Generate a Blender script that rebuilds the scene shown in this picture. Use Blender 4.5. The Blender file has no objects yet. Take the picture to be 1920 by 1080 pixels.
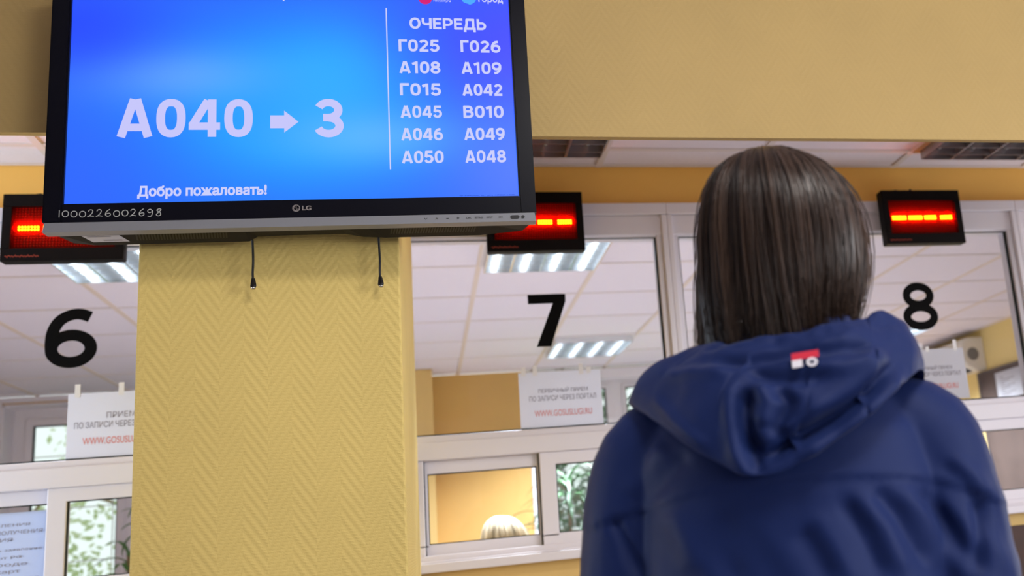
import bpy, bmesh, math, random
import numpy as np
from mathutils import Vector, Matrix, noise
from math import sin, cos, pi, radians, exp, sqrt, atan2

# ------------------------------------------------------------------ camera, world, light, exposure
sc = bpy.context.scene
C = sc.collection
ZO = 1.25                                   # eye height: every z below is given from the eye level
R_ = [[0.96108914, -0.26002699, -0.09323962], [0.03003605, -0.23716325, 0.97100537], [0.27460062, 0.93602327, 0.22012484]]
F_PX, PX, PY = 1923.088, 1331.638, 541.328
cam = bpy.data.cameras.new('camera')
cam.sensor_fit = 'HORIZONTAL'; cam.sensor_width = 36.0
cam.lens = F_PX * 36.0 / 1920.0
cam.shift_x = (960 - PX) / 1920.0
cam.shift_y = (PY - 540) / 1920.0
cam.clip_start = 0.02
cam.dof.use_dof = True
cam.dof.focus_distance = 2.02
cam.dof.aperture_fstop = 3.6
cam.dof.aperture_blades = 7
co = bpy.data.objects.new('camera', cam); C.objects.link(co)
rt, up, fw = (Vector(r) for r in R_)
M = Matrix(((rt.x, up.x, -fw.x, 0), (rt.y, up.y, -fw.y, 0), (rt.z, up.z, -fw.z, ZO), (0, 0, 0, 1)))
co.matrix_world = M
sc.camera = co

w = bpy.data.worlds.new('sky'); sc.world = w; w.use_nodes = True
bg = w.node_tree.nodes['Background']
bg.inputs[0].default_value = (0.97, 1.0, 0.97, 1); bg.inputs[1].default_value = 1.4

def area(name, loc, target, sx, sy, power, col):
    l = bpy.data.lights.new(name, 'AREA'); l.shape = 'RECTANGLE'; l.size = sx; l.size_y = sy
    l.energy = power; l.color = col
    o = bpy.data.objects.new(name, l); C.objects.link(o)
    o.location = (loc[0], loc[1], loc[2] + ZO)
    d = Vector(target) - Vector(loc); o.rotation_euler = d.to_track_quat('-Z', 'Y').to_euler()
    return o
area('rear_fill_light', (1.5, -2.5, 0.35), (0.5, 2.5, 0.25), 4.0, 1.4, 52, (0.94, 0.97, 1.0))  # added fill behind the camera, no window there; lifts partition and pillar
area('daylight_from_right_window', (3.9, -1.5, 0.75), (0.45, 1.4, 0.2), 1.5, 1.4, 92, (0.95, 0.97, 1.0))
area('daylight_from_left_window', (-3.9, 2.75, 0.15), (-1.0, 3.6, 0.5), 1.2, 1.3, 62, (0.70, 0.83, 1.0)).data.spread = radians(115)
area('side_fill_light', (4.75, 2.95, -0.05), (1.0, 3.55, 0.9), 1.0, 1.2, 46, (0.93, 0.96, 1.0))  # added unseen fill under the beam, brightens hall ceiling strip and frames
area('hall_ceiling_lamp_light', (0.7, -0.2, 1.74), (0.7, 0.1, -1.0), 0.6, 0.6, 34, (1.0, 0.97, 0.93))

vs = sc.view_settings
sc.display_settings.display_device = 'sRGB'
vs.view_transform = 'Standard'; vs.look = 'None'; vs.gamma = 1.0; vs.use_curve_mapping = False
vs.exposure = 0.0
sc.cycles.max_bounces = 8
sc.cycles.transparent_max_bounces = 16
sc.cycles.caustics_reflective = False; sc.cycles.caustics_refractive = False
sc.cycles.sample_clamp_indirect = 4.0

# ------------------------------------------------------------------ helpers
rnd = random.Random(7)
def lin(c):
    return tuple((v / 255 / 12.92) if v / 255 <= 0.04045 else ((v / 255 + 0.055) / 1.055) ** 2.4 for v in c) + (1.0,)

def mat(name, c, rough=0.5, spec=0.5, metal=0.0, emit=None, estr=1.0, noise_amt=0.0, nscale=20, bump=0.0, bscale=200, sheen=0.0, trans=0.0):
    m = bpy.data.materials.new(name); m.use_nodes = True
    nt = m.node_tree; p = nt.nodes['Principled BSDF']
    p.inputs['Base Color'].default_value = lin(c); p.inputs['Roughness'].default_value = rough
    p.inputs['Specular IOR Level'].default_value = spec; p.inputs['Metallic'].default_value = metal
    if sheen: p.inputs['Sheen Weight'].default_value = sheen; p.inputs['Sheen Roughness'].default_value = 0.4
    if emit: p.inputs['Emission Color'].default_value = lin(emit); p.inputs['Emission Strength'].default_value = estr
    if noise_amt or bump:
        tc = nt.nodes.new('ShaderNodeTexCoord')
    if noise_amt:
        n = nt.nodes.new('ShaderNodeTexNoise'); n.inputs['Scale'].default_value = nscale; n.inputs['Detail'].default_value = 5
        nt.links.new(tc.outputs['Object'], n.inputs['Vector'])
        mx = nt.nodes.new('ShaderNodeMix'); mx.data_type = 'RGBA'
        a = lin([max(0, v * (1 - noise_amt)) for v in c]); b = lin([min(255, v * (1 + noise_amt)) for v in c])
        mx.inputs[6].default_value = a; mx.inputs[7].default_value = b
        nt.links.new(n.outputs['Fac'], mx.inputs[0]); nt.links.new(mx.outputs[2], p.inputs['Base Color'])
    if bump:
        n2 = nt.nodes.new('ShaderNodeTexNoise'); n2.inputs['Scale'].default_value = bscale; n2.inputs['Detail'].default_value = 3
        nt.links.new(tc.outputs['Object'], n2.inputs['Vector'])
        bp = nt.nodes.new('ShaderNodeBump'); bp.inputs['Strength'].default_value = bump; bp.inputs['Distance'].default_value = 0.002
        nt.links.new(n2.outputs['Fac'], bp.inputs['Height']); nt.links.new(bp.outputs['Normal'], p.inputs['Normal'])
    return m

def emat(name, c, s):
    m = bpy.data.materials.new(name); m.use_nodes = True; nt = m.node_tree
    nt.nodes.remove(nt.nodes['Principled BSDF'])
    e = nt.nodes.new('ShaderNodeEmission'); e.inputs[0].default_value = lin(c); e.inputs[1].default_value = s
    nt.links.new(e.outputs[0], nt.nodes['Material Output'].inputs[0])
    return m

def glass_mat(name, tint=(245, 248, 248), refl=0.5):
    m = bpy.data.materials.new(name); m.use_nodes = True; nt = m.node_tree
    nt.nodes.remove(nt.nodes['Principled BSDF'])
    t = nt.nodes.new('ShaderNodeBsdfTransparent'); t.inputs[0].default_value = lin(tint)
    g = nt.nodes.new('ShaderNodeBsdfGlossy'); g.inputs['Roughness'].default_value = 0.01
    fr = nt.nodes.new('ShaderNodeFresnel'); fr.inputs[0].default_value = 1.45
    mu = nt.nodes.new('ShaderNodeMath'); mu.operation = 'MULTIPLY'; mu.inputs[1].default_value = refl
    nt.links.new(fr.outputs[0], mu.inputs[0])
    mx = nt.nodes.new('ShaderNodeMixShader')
    nt.links.new(mu.outputs[0], mx.inputs[0]); nt.links.new(t.outputs[0], mx.inputs[1]); nt.links.new(g.outputs[0], mx.inputs[2])
    nt.links.new(mx.outputs[0], nt.nodes['Material Output'].inputs[0])
    return m

def wallpaper(name, c, depth=0.0022):
    m = bpy.data.materials.new(name); m.use_nodes = True; nt = m.node_tree; L = nt.links.new
    p = nt.nodes['Principled BSDF']; p.inputs['Roughness'].default_value = 0.6; p.inputs['Specular IOR Level'].default_value = 0.3
    tc = nt.nodes.new('ShaderNodeTexCoord'); sp = nt.nodes.new('ShaderNodeSeparateXYZ'); L(tc.outputs['Object'], sp.inputs[0])
    def mth(op, a, b=None, c_=None):
        n = nt.nodes.new('ShaderNodeMath'); n.operation = op
        for i, v in enumerate((a, b, c_)):
            if v is None: continue
            if isinstance(v, (int, float)): n.inputs[i].default_value = v
            else: L(v, n.inputs[i])
        return n.outputs[0]
    u = mth('ADD', sp.outputs[0], sp.outputs[1]); v = sp.outputs[2]
    zz = mth('PINGPONG', u, 0.043)                       # herringbone columns
    rib = mth('SINE', mth('MULTIPLY', mth('ADD', v, mth('MULTIPLY', zz, 1.45)), 2 * pi / 0.024))
    nz = nt.nodes.new('ShaderNodeTexNoise'); nz.inputs['Scale'].default_value = 60; L(tc.outputs['Object'], nz.inputs['Vector'])
    dv = mth('ADD', v, mth('MULTIPLY', nz.outputs['Fac'], 0.004))
    dash = mth('SINE', mth('MULTIPLY', dv, 2 * pi / 0.0062))
    du = mth('SINE', mth('MULTIPLY', mth('ADD', u, mth('MULTIPLY', dv, 0.6)), 2 * pi / 0.011))
    weave = mth('MULTIPLY', dash, mth('MULTIPLY_ADD', du, 0.35, 0.65))
    fine = nt.nodes.new('ShaderNodeTexNoise'); fine.inputs['Scale'].default_value = 420; L(tc.outputs['Object'], fine.inputs['Vector'])
    h = mth('ADD', mth('MULTIPLY', rib, 0.30), mth('ADD', mth('MULTIPLY', mth('MULTIPLY', weave, mth('MULTIPLY_ADD', rib, 0.35, 0.5)), 0.34), mth('MULTIPLY', fine.outputs['Fac'], 0.5)))
    bp = nt.nodes.new('ShaderNodeBump'); bp.inputs['Strength'].default_value = 0.45; bp.inputs['Distance'].default_value = depth
    L(h, bp.inputs['Height']); L(bp.outputs['Normal'], p.inputs['Normal'])
    big = nt.nodes.new('ShaderNodeTexNoise'); big.inputs['Scale'].default_value = 5; big.inputs['Detail'].default_value = 6; L(tc.outputs['Object'], big.inputs['Vector'])
    mx = nt.nodes.new('ShaderNodeMix'); mx.data_type = 'RGBA'
    mx.inputs[6].default_value = lin([k * 0.965 for k in c]); mx.inputs[7].default_value = lin([min(255, k * 1.03) for k in c])
    L(big.outputs['Fac'], mx.inputs[0]); L(mx.outputs[2], p.inputs['Base Color'])
    return m

def link_mesh(name, me, m, parent=None, smooth=False):
    if m is not None: me.materials.append(m)
    if smooth:
        for p in me.polygons: p.use_smooth = True
    o = bpy.data.objects.new(name, me); C.objects.link(o)
    if parent is not None:
        q = parent; off = Vector((0, 0, 0))
        while q is not None: off += q.location; q = q.parent
        me.transform(Matrix.Translation(-off)); o.parent = parent
    return o

def obj(name, bm, m, parent=None, smooth=False, raw=False):
    if not raw: bmesh.ops.translate(bm, verts=bm.verts, vec=(0, 0, ZO))
    me = bpy.data.meshes.new(name); bm.to_mesh(me); bm.free()
    return link_mesh(name, me, m, parent, smooth)

def tag(o, label, cat, group=None):
    o['label'] = label; o['category'] = cat
    if group: o['group'] = group
    return o
def thing(name, label, cat, loc, group=None):
    o = bpy.data.objects.new(name, None); C.objects.link(o); o.location = (loc[0], loc[1], loc[2] + ZO)
    o.empty_display_size = 0.05
    return tag(o, label, cat, group)
def struct(name, bm, m, smooth=False, label=None, cat=None):
    o = obj(name, bm, m, None, smooth); o['kind'] = 'structure'
    if label: o['label'] = label; o['category'] = cat
    return o

def BM(): return bmesh.new()
def box(bm, x0, x1, y0, y1, z0, z1, bev=0.0, mtx=None):
    r = bmesh.ops.create_cube(bm, size=1.0); vsx = r['verts']
    for v in vsx:
        v.co = Vector(((x0 + x1) / 2 + v.co.x * (x1 - x0), (y0 + y1) / 2 + v.co.y * (y1 - y0), (z0 + z1) / 2 + v.co.z * (z1 - z0)))
    if bev:
        es = list({e for v in vsx for e in v.link_edges})
        rr = bmesh.ops.bevel(bm, geom=es, offset=bev, segments=2, affect='EDGES', profile=0.6)
        vsx = [v for v in rr['verts']] if False else vsx
    return bm
def frame_map(o, u, v, n):
    return lambda a, b, c=0.0: Vector(o) + Vector(u) * a + Vector(v) * b + Vector(n) * c
def fbox(bm, fm, a0, a1, b0, b1, c0, c1, bev=0.0):
    vv = [bm.verts.new(fm(a, b, c)) for c in (c0, c1) for b in (b0, b1) for a in (a0, a1)]
    fs = [bm.faces.new([vv[i] for i in q]) for q in ((0, 2, 3, 1), (4, 5, 7, 6), (0, 1, 5, 4), (2, 6, 7, 3), (0, 4, 6, 2), (1, 3, 7, 5))]
    if bev:
        es = list({e for f in fs for e in f.edges})
        bmesh.ops.bevel(bm, geom=es, offset=bev, segments=2, affect='EDGES')
    return bm
def poly(bm, fm, pts, c=0.0):
    f = bm.faces.new([bm.verts.new(fm(a, b, c)) for a, b in pts]); return f
def ribbon(bm, fm, pts, wd, c=0.0, closed=False):
    P = [Vector((a, b)) for a, b in pts]; n = len(P); Ls = []
    for i in range(n):
        if closed: d = P[(i + 1) % n] - P[i - 1]
        else: d = P[min(i + 1, n - 1)] - P[max(i - 1, 0)]
        if d.length < 1e-9: d = Vector((1, 0))
        d.normalize(); nn = Vector((-d.y, d.x)); k = wd(i / (n - 1)) if callable(wd) else wd
        Ls.append((bm.verts.new(fm(P[i].x + nn.x * k / 2, P[i].y + nn.y * k / 2, c)), bm.verts.new(fm(P[i].x - nn.x * k / 2, P[i].y - nn.y * k / 2, c))))
    for i in range(n if closed else n - 1):
        a, b = Ls[i], Ls[(i + 1) % n]
        try: bm.faces.new((a[0], a[1], b[1], b[0]))
        except ValueError: pass
def arc(cx, cy, rx, ry, a0, a1, n=24):
    return [(cx + rx * cos(radians(a0 + (a1 - a0) * i / n)), cy + ry * sin(radians(a0 + (a1 - a0) * i / n))) for i in range(n + 1)]
def tube(bm, pts, rad, seg=10, cap=True):
    P = [Vector(p) for p in pts]; n = len(P); rings = []
    t0 = (P[1] - P[0]).normalized(); a = t0.orthogonal().normalized()
    for i in range(n):
        t = (P[min(i + 1, n - 1)] - P[max(i - 1, 0)]).normalized()
        a = (a - t * a.dot(t)).normalized(); b = t.cross(a)
        r = rad[i] if isinstance(rad, (list, tuple)) else rad
        rings.append([bm.verts.new(P[i] + (a * cos(2 * pi * k / seg) + b * sin(2 * pi * k / seg)) * r) for k in range(seg)])
    for i in range(n - 1):
        for k in range(seg):
            bm.faces.new((rings[i][k], rings[i][(k + 1) % seg], rings[i + 1][(k + 1) % seg], rings[i + 1][k]))
    if cap:
        bm.faces.new(rings[0][::-1]); bm.faces.new(rings[-1])
    return bm
def spl(pts, n=8):
    P = [Vector(p) for p in pts]; out = []
    for i in range(len(P) - 1):
        p0, p1, p2, p3 = P[max(i - 1, 0)], P[i], P[i + 1], P[min(i + 2, len(P) - 1)]
        for k in range(n):
            t = k / n
            out.append(0.5 * ((2 * p1) + (p2 - p0) * t + (2 * p0 - 5 * p1 + 4 * p2 - p3) * t * t + (3 * p1 - p0 - 3 * p2 + p3) * t ** 3))
    out.append(P[-1]); return out

_tc = bpy.data.curves.new('lettering', 'FONT'); _to = bpy.data.objects.new('lettering', _tc); C.objects.link(_to)
def lettering(bm, fm, body, bx, c=0.0006, bold=0.0, slant=0.0):
    """letters fitted to the box (a0, b0, a1, b1) on a face"""
    _tc.body = body; _tc.offset = bold; _tc.shear = slant; _tc.resolution_u = 6
    dg = bpy.context.evaluated_depsgraph_get(); dg.update()
    me = bpy.data.meshes.new_from_object(_to.evaluated_get(dg))
    xs = [v.co.x for v in me.vertices]; ys = [v.co.y for v in me.vertices]
    if not xs: return
    ax, bxx, ay, by = min(xs), max(xs), min(ys), max(ys); a0, b0, a1, b1 = bx
    vv = [bm.verts.new(fm(a0 + (v.co.x - ax) / (bxx - ax) * (a1 - a0), b0 + (v.co.y - ay) / (by - ay) * (b1 - b0), c)) for v in me.vertices]
    for p in me.polygons:
        try: bm.faces.new([vv[i] for i in p.vertices])
        except ValueError: pass
    bpy.data.meshes.remove(me)


# bold upright signage letters drawn as strokes (unit box, stroke about a fifth of the height)
def _e(cx, cy, rx, ry, a0, a1, n=20): return arc(cx, cy, rx, ry, a0, a1, n)
def sq(cx, cy, rx, ry, a0, a1, n=28, ex=2.5):
    out = []
    for i in range(n + 1):
        q = radians(a0 + (a1 - a0) * i / n); c_, s_ = cos(q), sin(q)
        out.append((cx + rx * math.copysign(abs(c_) ** (2 / ex), c_), cy + ry * math.copysign(abs(s_) ** (2 / ex), s_)))
    return out
GL = {
 '0': (.60, [sq(.30, .5, .208, .41, 0, 360, 36)]),
 '1': (.42, [[(.28, 0), (.28, 1)], [(.02, .78), (.30, .90)]]),
 '2': (.60, [_e(.29, .70, .20, .205, 165, -30, 16) + [(.44, .56), (.09, .105)], [(.03, .085), (.57, .085)]]),
 '3': (.60, [_e(.28, .715, .205, .20, 160, -85, 16), _e(.28, .295, .225, .21, 88, -160, 18), [(.17, .515), (.33, .515)]]),
 '4': (.66, [[(.475, 0), (.475, 1)], [(.39, .97), (.08, .31)], [(.0, .285), (.64, .285)]]),
 '5': (.60, [[(.13, .915), (.54, .915)], [(.155, .99), (.11, .47)], [(.11, .50)] + _e(.285, .335, .225, .25, 115, -160, 20)]),
 '6': (.61, [sq(.31, .335, .22, .25, 0, 360, 30, 2.2), [(.09, .36), (.10, .55), (.17, .76), (.30, .885), (.46, .92)]]),
 '8': (.61, [sq(.305, .735, .195, .185, 0, 360, 26, 2.1), sq(.305, .285, .22, .205, 0, 360, 28, 2.1)]),
 '9': (.61, [sq(.30, .665, .22, .25, 0, 360, 30, 2.2), [(.52, .64), (.51, .45), (.44, .24), (.31, .115), (.15, .08)]]),
 'A': (.72, [[(.09, 0), (.335, 1)], [(.63, 0), (.385, 1)], [(.17, .255), (.55, .255)]]),
 'B': (.63, [[(.09, 0), (.09, 1)], [(.05, .915), (.30, .915)] + _e(.31, .725, .19, .19, 90, -90, 12) + [(.05, .535)], [(.05, .535), (.32, .535)] + _e(.33, .31, .215, .225, 90, -90, 12) + [(.05, .085)]]),
 'Г': (.52, [[(.09, 0), (.09, 1)], [(.05, .915), (.52, .915)]]),
 'О': (.70, [sq(.35, .5, .265, .415, 0, 360, 36, 2.2)]),
 'Ч': (.64, [[(.55, 0), (.55, 1)], [(.09, 1), (.09, .66), (.12, .50), (.22, .435), (.36, .435), (.55, .48)]]),
 'Е': (.56, [[(.09, 0), (.09, 1)], [(.05, .915), (.55, .915)], [(.05, .515), (.49, .515)], [(.05, .085), (.55, .085)]]),
 'Р': (.64, [[(.09, 0), (.09, 1)], [(.05, .915), (.32, .915)] + _e(.33, .66, .22, .255, 90, -90, 14) + [(.05, .405)]]),
 'Д': (.76, [[(.20, .97), (.19, .55), (.13, .16)], [(.60, .08), (.60, 1)], [(.16, .915), (.64, .915)], [(.0, .085), (.75, .085)], [(.075, .10), (.075, -.22)], [(.675, .10), (.675, -.22)]]),
 'Ь': (.61, [[(.09, 0), (.09, 1)], [(.05, .60), (.30, .60)] + _e(.31, .345, .215, .26, 90, -90, 14) + [(.05, .085)]]),
}
def signage(b, fm, body, bx, c=0.0016, gap=.06, wt=.185):
    tot = sum(GL[ch][0] for ch in body) + gap * (len(body) - 1); a0, b0, a1, b1 = bx; kx = (a1 - a0) / tot; kz = b1 - b0; x = 0
    for n_, ch in enumerate(body):
        wd, strokes = GL[ch]
        for q, s in enumerate(strokes):
            cl = len(s) > 24 and abs(s[0][0] - s[-1][0]) + abs(s[0][1] - s[-1][1]) < 1e-6
            P_ = [(a0 + (x + u) * kx, b0 + v * kz) for u, v in (s[:-1] if cl else s)]
            ribbon(b, fm, P_, wt * (kx + kz) / 2, c + 0.00002 * (q % 3), cl)
        x += wd + gap
    bmesh.ops.recalc_face_normals(b, faces=b.faces)

def evaluated(bm, mods):
    me = bpy.data.meshes.new('tmp'); bm.to_mesh(me); bm.free()
    o = bpy.data.objects.new('tmp', me); C.objects.link(o)
    for kind, kw in mods:
        md = o.modifiers.new(kind, kind)
        for k, v in kw.items(): setattr(md, k, v)
    dg = bpy.context.evaluated_depsgraph_get(); dg.update()
    out = bpy.data.meshes.new_from_object(o.evaluated_get(dg))
    bpy.data.objects.remove(o); bpy.data.meshes.remove(me)
    return out

# ------------------------------------------------------------------ materials
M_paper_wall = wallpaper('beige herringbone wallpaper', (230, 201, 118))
M_paper_beam_shaded = wallpaper('beige herringbone wallpaper darkened for the beam', (190, 160, 100), 0.0012)  # same wallpaper as the pillar, dimmer light put into its colour
M_orange = mat('orange yellow wall paint', (250, 196, 100), 0.6, 0.3, noise_amt=0.02, nscale=4)
M_yellow = mat('pale yellow wall paint', (226, 190, 120), 0.6, 0.3, noise_amt=0.02, nscale=4)
M_farwall = mat('sand yellow wall paint', (212, 170, 100), 0.6, 0.3, noise_amt=0.02, nscale=4)
M_hallwall = mat('pale grey hall wall paint', (214, 214, 220), 0.7, 0.2)
M_rightwall = mat('light yellow wall paint', (234, 208, 138), 0.6, 0.3)
M_tile = mat('white ceiling tile', (232, 224, 232), 0.85, 0.2, noise_amt=0.02, nscale=90, bump=0.2, bscale=300)
M_tbar = mat('grey ceiling bar', (222, 212, 210), 0.6, 0.3)
M_tbar_y = mat('cream ceiling bar', (224, 207, 192), 0.6, 0.3)
M_white = mat('white window plastic', (228, 222, 227), 0.35, 0.5)
M_gasket = mat('dark green rubber seal', (14, 24, 20), 0.6, 0.3)
M_glass = glass_mat('window glass', refl=0.35)
M_black = mat('black vinyl', (8, 7, 7), 0.6, 0.06)
M_sheet = mat('white paper', (226, 225, 230), 0.7, 0.2)
M_sheet_b = mat('paper bluish', (206, 214, 232), 0.7, 0.2)
def see_through(m, c, k=0.4):
    nt = m.node_tree; p = nt.nodes['Principled BSDF']; tr = nt.nodes.new('ShaderNodeBsdfTranslucent'); tr.inputs[0].default_value = lin(c)
    mx = nt.nodes.new('ShaderNodeMixShader'); mx.inputs[0].default_value = k
    nt.links.new(p.outputs[0], mx.inputs[1]); nt.links.new(tr.outputs[0], mx.inputs[2]); nt.links.new(mx.outputs[0], nt.nodes['Material Output'].inputs[0])
see_through(M_sheet, (226, 225, 230)); see_through(M_sheet_b, (206, 214, 232))
M_ink = mat('grey ink', (148, 143, 150), 0.7, 0.2)
M_redink = mat('red ink', (220, 136, 126), 0.7, 0.2)
M_tape = mat('milky tape', (226, 222, 220), 0.4, 0.4)
M_wood = mat('dark brown wood', (62, 34, 20), 0.5, 0.4, noise_amt=0.25, nscale=14)
M_floor = mat('grey stone floor', (146, 144, 152), 0.5, 0.3, noise_amt=0.12, nscale=9)
M_alu = mat('polished aluminium', (225, 228, 232), 0.25, 0.5, 0.9)
M_tubeoff = mat('fluorescent tube off', (225, 225, 225), 0.3)
M_tubeon = emat('fluorescent tube lit', (238, 246, 255), 14.0)
M_tvblack = mat('black gloss plastic', (11, 11, 20), 0.3, 0.12)
M_tvmatt = mat('dark matt plastic', (27, 24, 22), 0.6, 0.2, bump=0.1, bscale=900)
M_silver = mat('brushed silver plastic', (140, 140, 143), 0.4, 0.5, 0.25)
M_chrome = mat('nickel metal', (200, 196, 186), 0.25, 0.5, 1.0)
M_dark = mat('black plastic', (12, 11, 12), 0.45, 0.4)
M_chalk = mat('white paint marker', (190, 190, 184), 0.7, 0.2)
M_screentext = emat('screen lettering pale lilac', (206, 208, 252), 1.0)
M_screenlilac = emat('screen lettering violet white', (200, 200, 252), 1.0)
M_ledcase = mat('black display casing', (13, 8, 9), 0.5, 0.12)
M_ledbead = mat('dark red diode lens', (150, 8, 24), 0.35, 0.5)
M_ledface = mat('dark red display face', (62, 6, 12), 0.45, 0.4)
M_jacket = mat('navy jacket cloth', (16, 33, 80), 0.6, 0.18, sheen=0.06, bump=0.08, bscale=900)
M_jacket_in = mat('dark navy lining', (14, 18, 40), 0.7, 0.2)
M_skin = mat('skin', (214, 164, 138), 0.5, 0.4)
M_trouser = mat('dark grey trousers', (44, 46, 54), 0.8, 0.2)
M_shoe = mat('black leather shoe', (20, 19, 19), 0.4, 0.4)
M_redlabel = mat('red woven label', (196, 42, 62), 0.7, 0.2)
M_whitelabel = mat('white woven label', (214, 210, 216), 0.7, 0.2)
M_leaf = mat('green leaf', (72, 118, 52), 0.45, 0.4, noise_amt=0.2, nscale=10)
M_leaf2 = mat('deep green leaf', (52, 92, 50), 0.45, 0.4, noise_amt=0.2, nscale=10)
M_stem = mat('brown stem', (140, 116, 80), 0.7, 0.2)
M_pot = mat('terracotta pot', (168, 104, 74), 0.7, 0.2)
M_soil = mat('potting soil', (50, 38, 30), 0.9, 0.1)
M_ac = mat('white appliance plastic', (226, 220, 208), 0.4, 0.4)
M_acdark = mat('grey louvre plastic', (120, 116, 112), 0.5, 0.3)
M_board = mat('brown grey pinboard felt', (92, 78, 72), 0.9, 0.1, noise_amt=0.15, nscale=6)
M_boardframe = mat('grey board frame', (96, 86, 82), 0.6, 0.3)
M_chair = mat('black chair fabric', (30, 30, 34), 0.8, 0.2)
M_cardigan = mat('cream cardigan', (206, 196, 180), 0.8, 0.2)

# ------------------------------------------------------------------ the rooms
Y0 = 3.66        # face of the glazed partition
YB = 8.52        # far wall of the office
XR = 4.54; XL = -4.2
CEIL = 1.35
SILL = -0.08

bm = BM(); box(bm, -4.4, 4.9, -2.6, 9.0, -ZO - 0.08, -ZO); struct('floor', bm, M_floor)
# ceiling of tiles: one slab with the exposed grid bars
def ceiling(name, x0, x1, y0, y1, xs, ys, barm):
    b = BM(); box(b, x0, x1, y0, y1, CEIL + 0.004, CEIL + 0.05); o = struct(name, b, M_tile)
    b = BM()
    for x in xs: box(b, x - 0.012, x + 0.012, y0, y1, CEIL - 0.001, CEIL + 0.006)
    o2 = struct(name.replace('ceiling', 'trim') , b, barm[0])
    b = BM()
    for y in ys: box(b, x0, x1, y - 0.012, y + 0.012, CEIL - 0.0005, CEIL + 0.006)
    struct(name.replace('ceiling', 'trim'), b, barm[1])
# the slabs leave no holes: lamps are surface boxes sunk by their own depth below the void
ceiling('ceiling_hall', -4.2, 4.9, 2.20, Y0 + 0.02, [-2.35, -1.743, -1.135, -0.53, 0.072, 0.677, 1.29, 1.906, 2.51, 3.12], [2.255, 2.865, 3.475, 3.645], (M_tbar, M_tbar))
ceiling('ceiling_office', XL, XR, Y0 + 0.06, YB, [0.3 + 0.6 * k for k in range(-7, 8)], [3.78, 4.44, 5.10, 5.765, 6.425, 7.085, 7.75, 8.41], (M_tbar_y, M_tbar))

# glazed partition: the wall above and below the windows
bm = BM(); box(bm, -4.2, 4.9, Y0, Y0 + 0.10, 1.196, CEIL + 0.05); struct('wall_front', bm, M_orange)
bm = BM(); box(bm, -4.2, 4.9, Y0, Y0 + 0.10, -ZO, SILL); struct('wall_front_lower', bm, M_yellow)
bm = BM(); box(bm, 1.0, 4.9, Y0 - 0.02, Y0, -ZO, -0.127, 0.003); struct('trim_panelling', bm, M_wood)
bm = BM(); box(bm, -4.2, 4.9, 3.585, Y0 + 0.04, SILL, -0.05, 0.004); box(bm, -4.2, 4.9, 3.60, Y0 + 0.04, -0.05, -0.044, 0.002); struct('trim_sill', bm, M_white)

# pillar, standing slightly askew, and the beam over it
yaw = radians(-0.7)
def rotz(bm, px_, py_, a):
    bmesh.ops.rotate(bm, verts=bm.verts, cent=(px_, py_, 0), matrix=Matrix.Rotation(a, 3, 'Z'))
bm = BM(); box(bm, -0.5176, -0.033, 2.13, 3.585, -ZO, 1.75, 0.004); rotz(bm, -0.033, 2.13, yaw); struct('wall_pillar', bm, M_paper_wall)
bm = BM(); box(bm, -4.2, 4.9, 2.152, 2.170, 0.866, 1.80); rotz(bm, 0.3, 2.15, radians(-0.45)); struct('wall_beam', bm, M_paper_beam_shaded)
bm = BM(); box(bm, -4.2, 4.9, -2.6, 2.152, 1.80, 1.86); struct('ceiling_waiting_hall', bm, M_tile)
bm = BM(); box(bm, -4.3, -4.2, -2.6, YB, -ZO, 1.86); struct('wall_left', bm, M_hallwall)
bm = BM(); box(bm, -4.4, 5.0, -2.7, -2.6, -ZO, 1.86); struct('wall_back', bm, M_hallwall)
bm = BM(); box(bm, 4.9, 5.0, -2.6, Y0 + 0.1, -ZO, 1.86); struct('wall_right_hall', bm, M_hallwall)

# office walls
WA = (-2.922, -1.35); WB = (0.90, 3.55); WZ0 = -0.32; WZ1 = 1.298; WZB = 1.33
bm = BM()
for a, b_, z0, z1 in ((XL, WA[0], -ZO, CEIL), (WA[0], WA[1], -ZO, WZ0), (WA[0], WA[1], WZ1, CEIL), (WA[1], WB[0], -ZO, CEIL), (WB[0], WB[1], -ZO, WZ0), (WB[0], WB[1], WZB, CEIL), (WB[1], XR, -ZO, CEIL)):
    box(bm, a, b_, YB, YB + 0.42, z0, z1)
struct('wall_far', bm, M_farwall)
bm = BM(); box(bm, WA[0] - 0.05, WA[1] + 0.05, YB - 0.004, YB + 0.4, WZ1 + 0.012, CEIL); struct('trim_lintel', bm, M_white)
bm = BM(); box(bm, XR, XR + 0.1, Y0 + 0.1, YB + 0.42, -ZO, CEIL + 0.05); struct('wall_right', bm, M_rightwall)
bm = BM(); box(bm, -0.95, 0.090, 8.17, YB, -ZO, CEIL); struct('wall_pier', bm, M_yellow)

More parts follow.
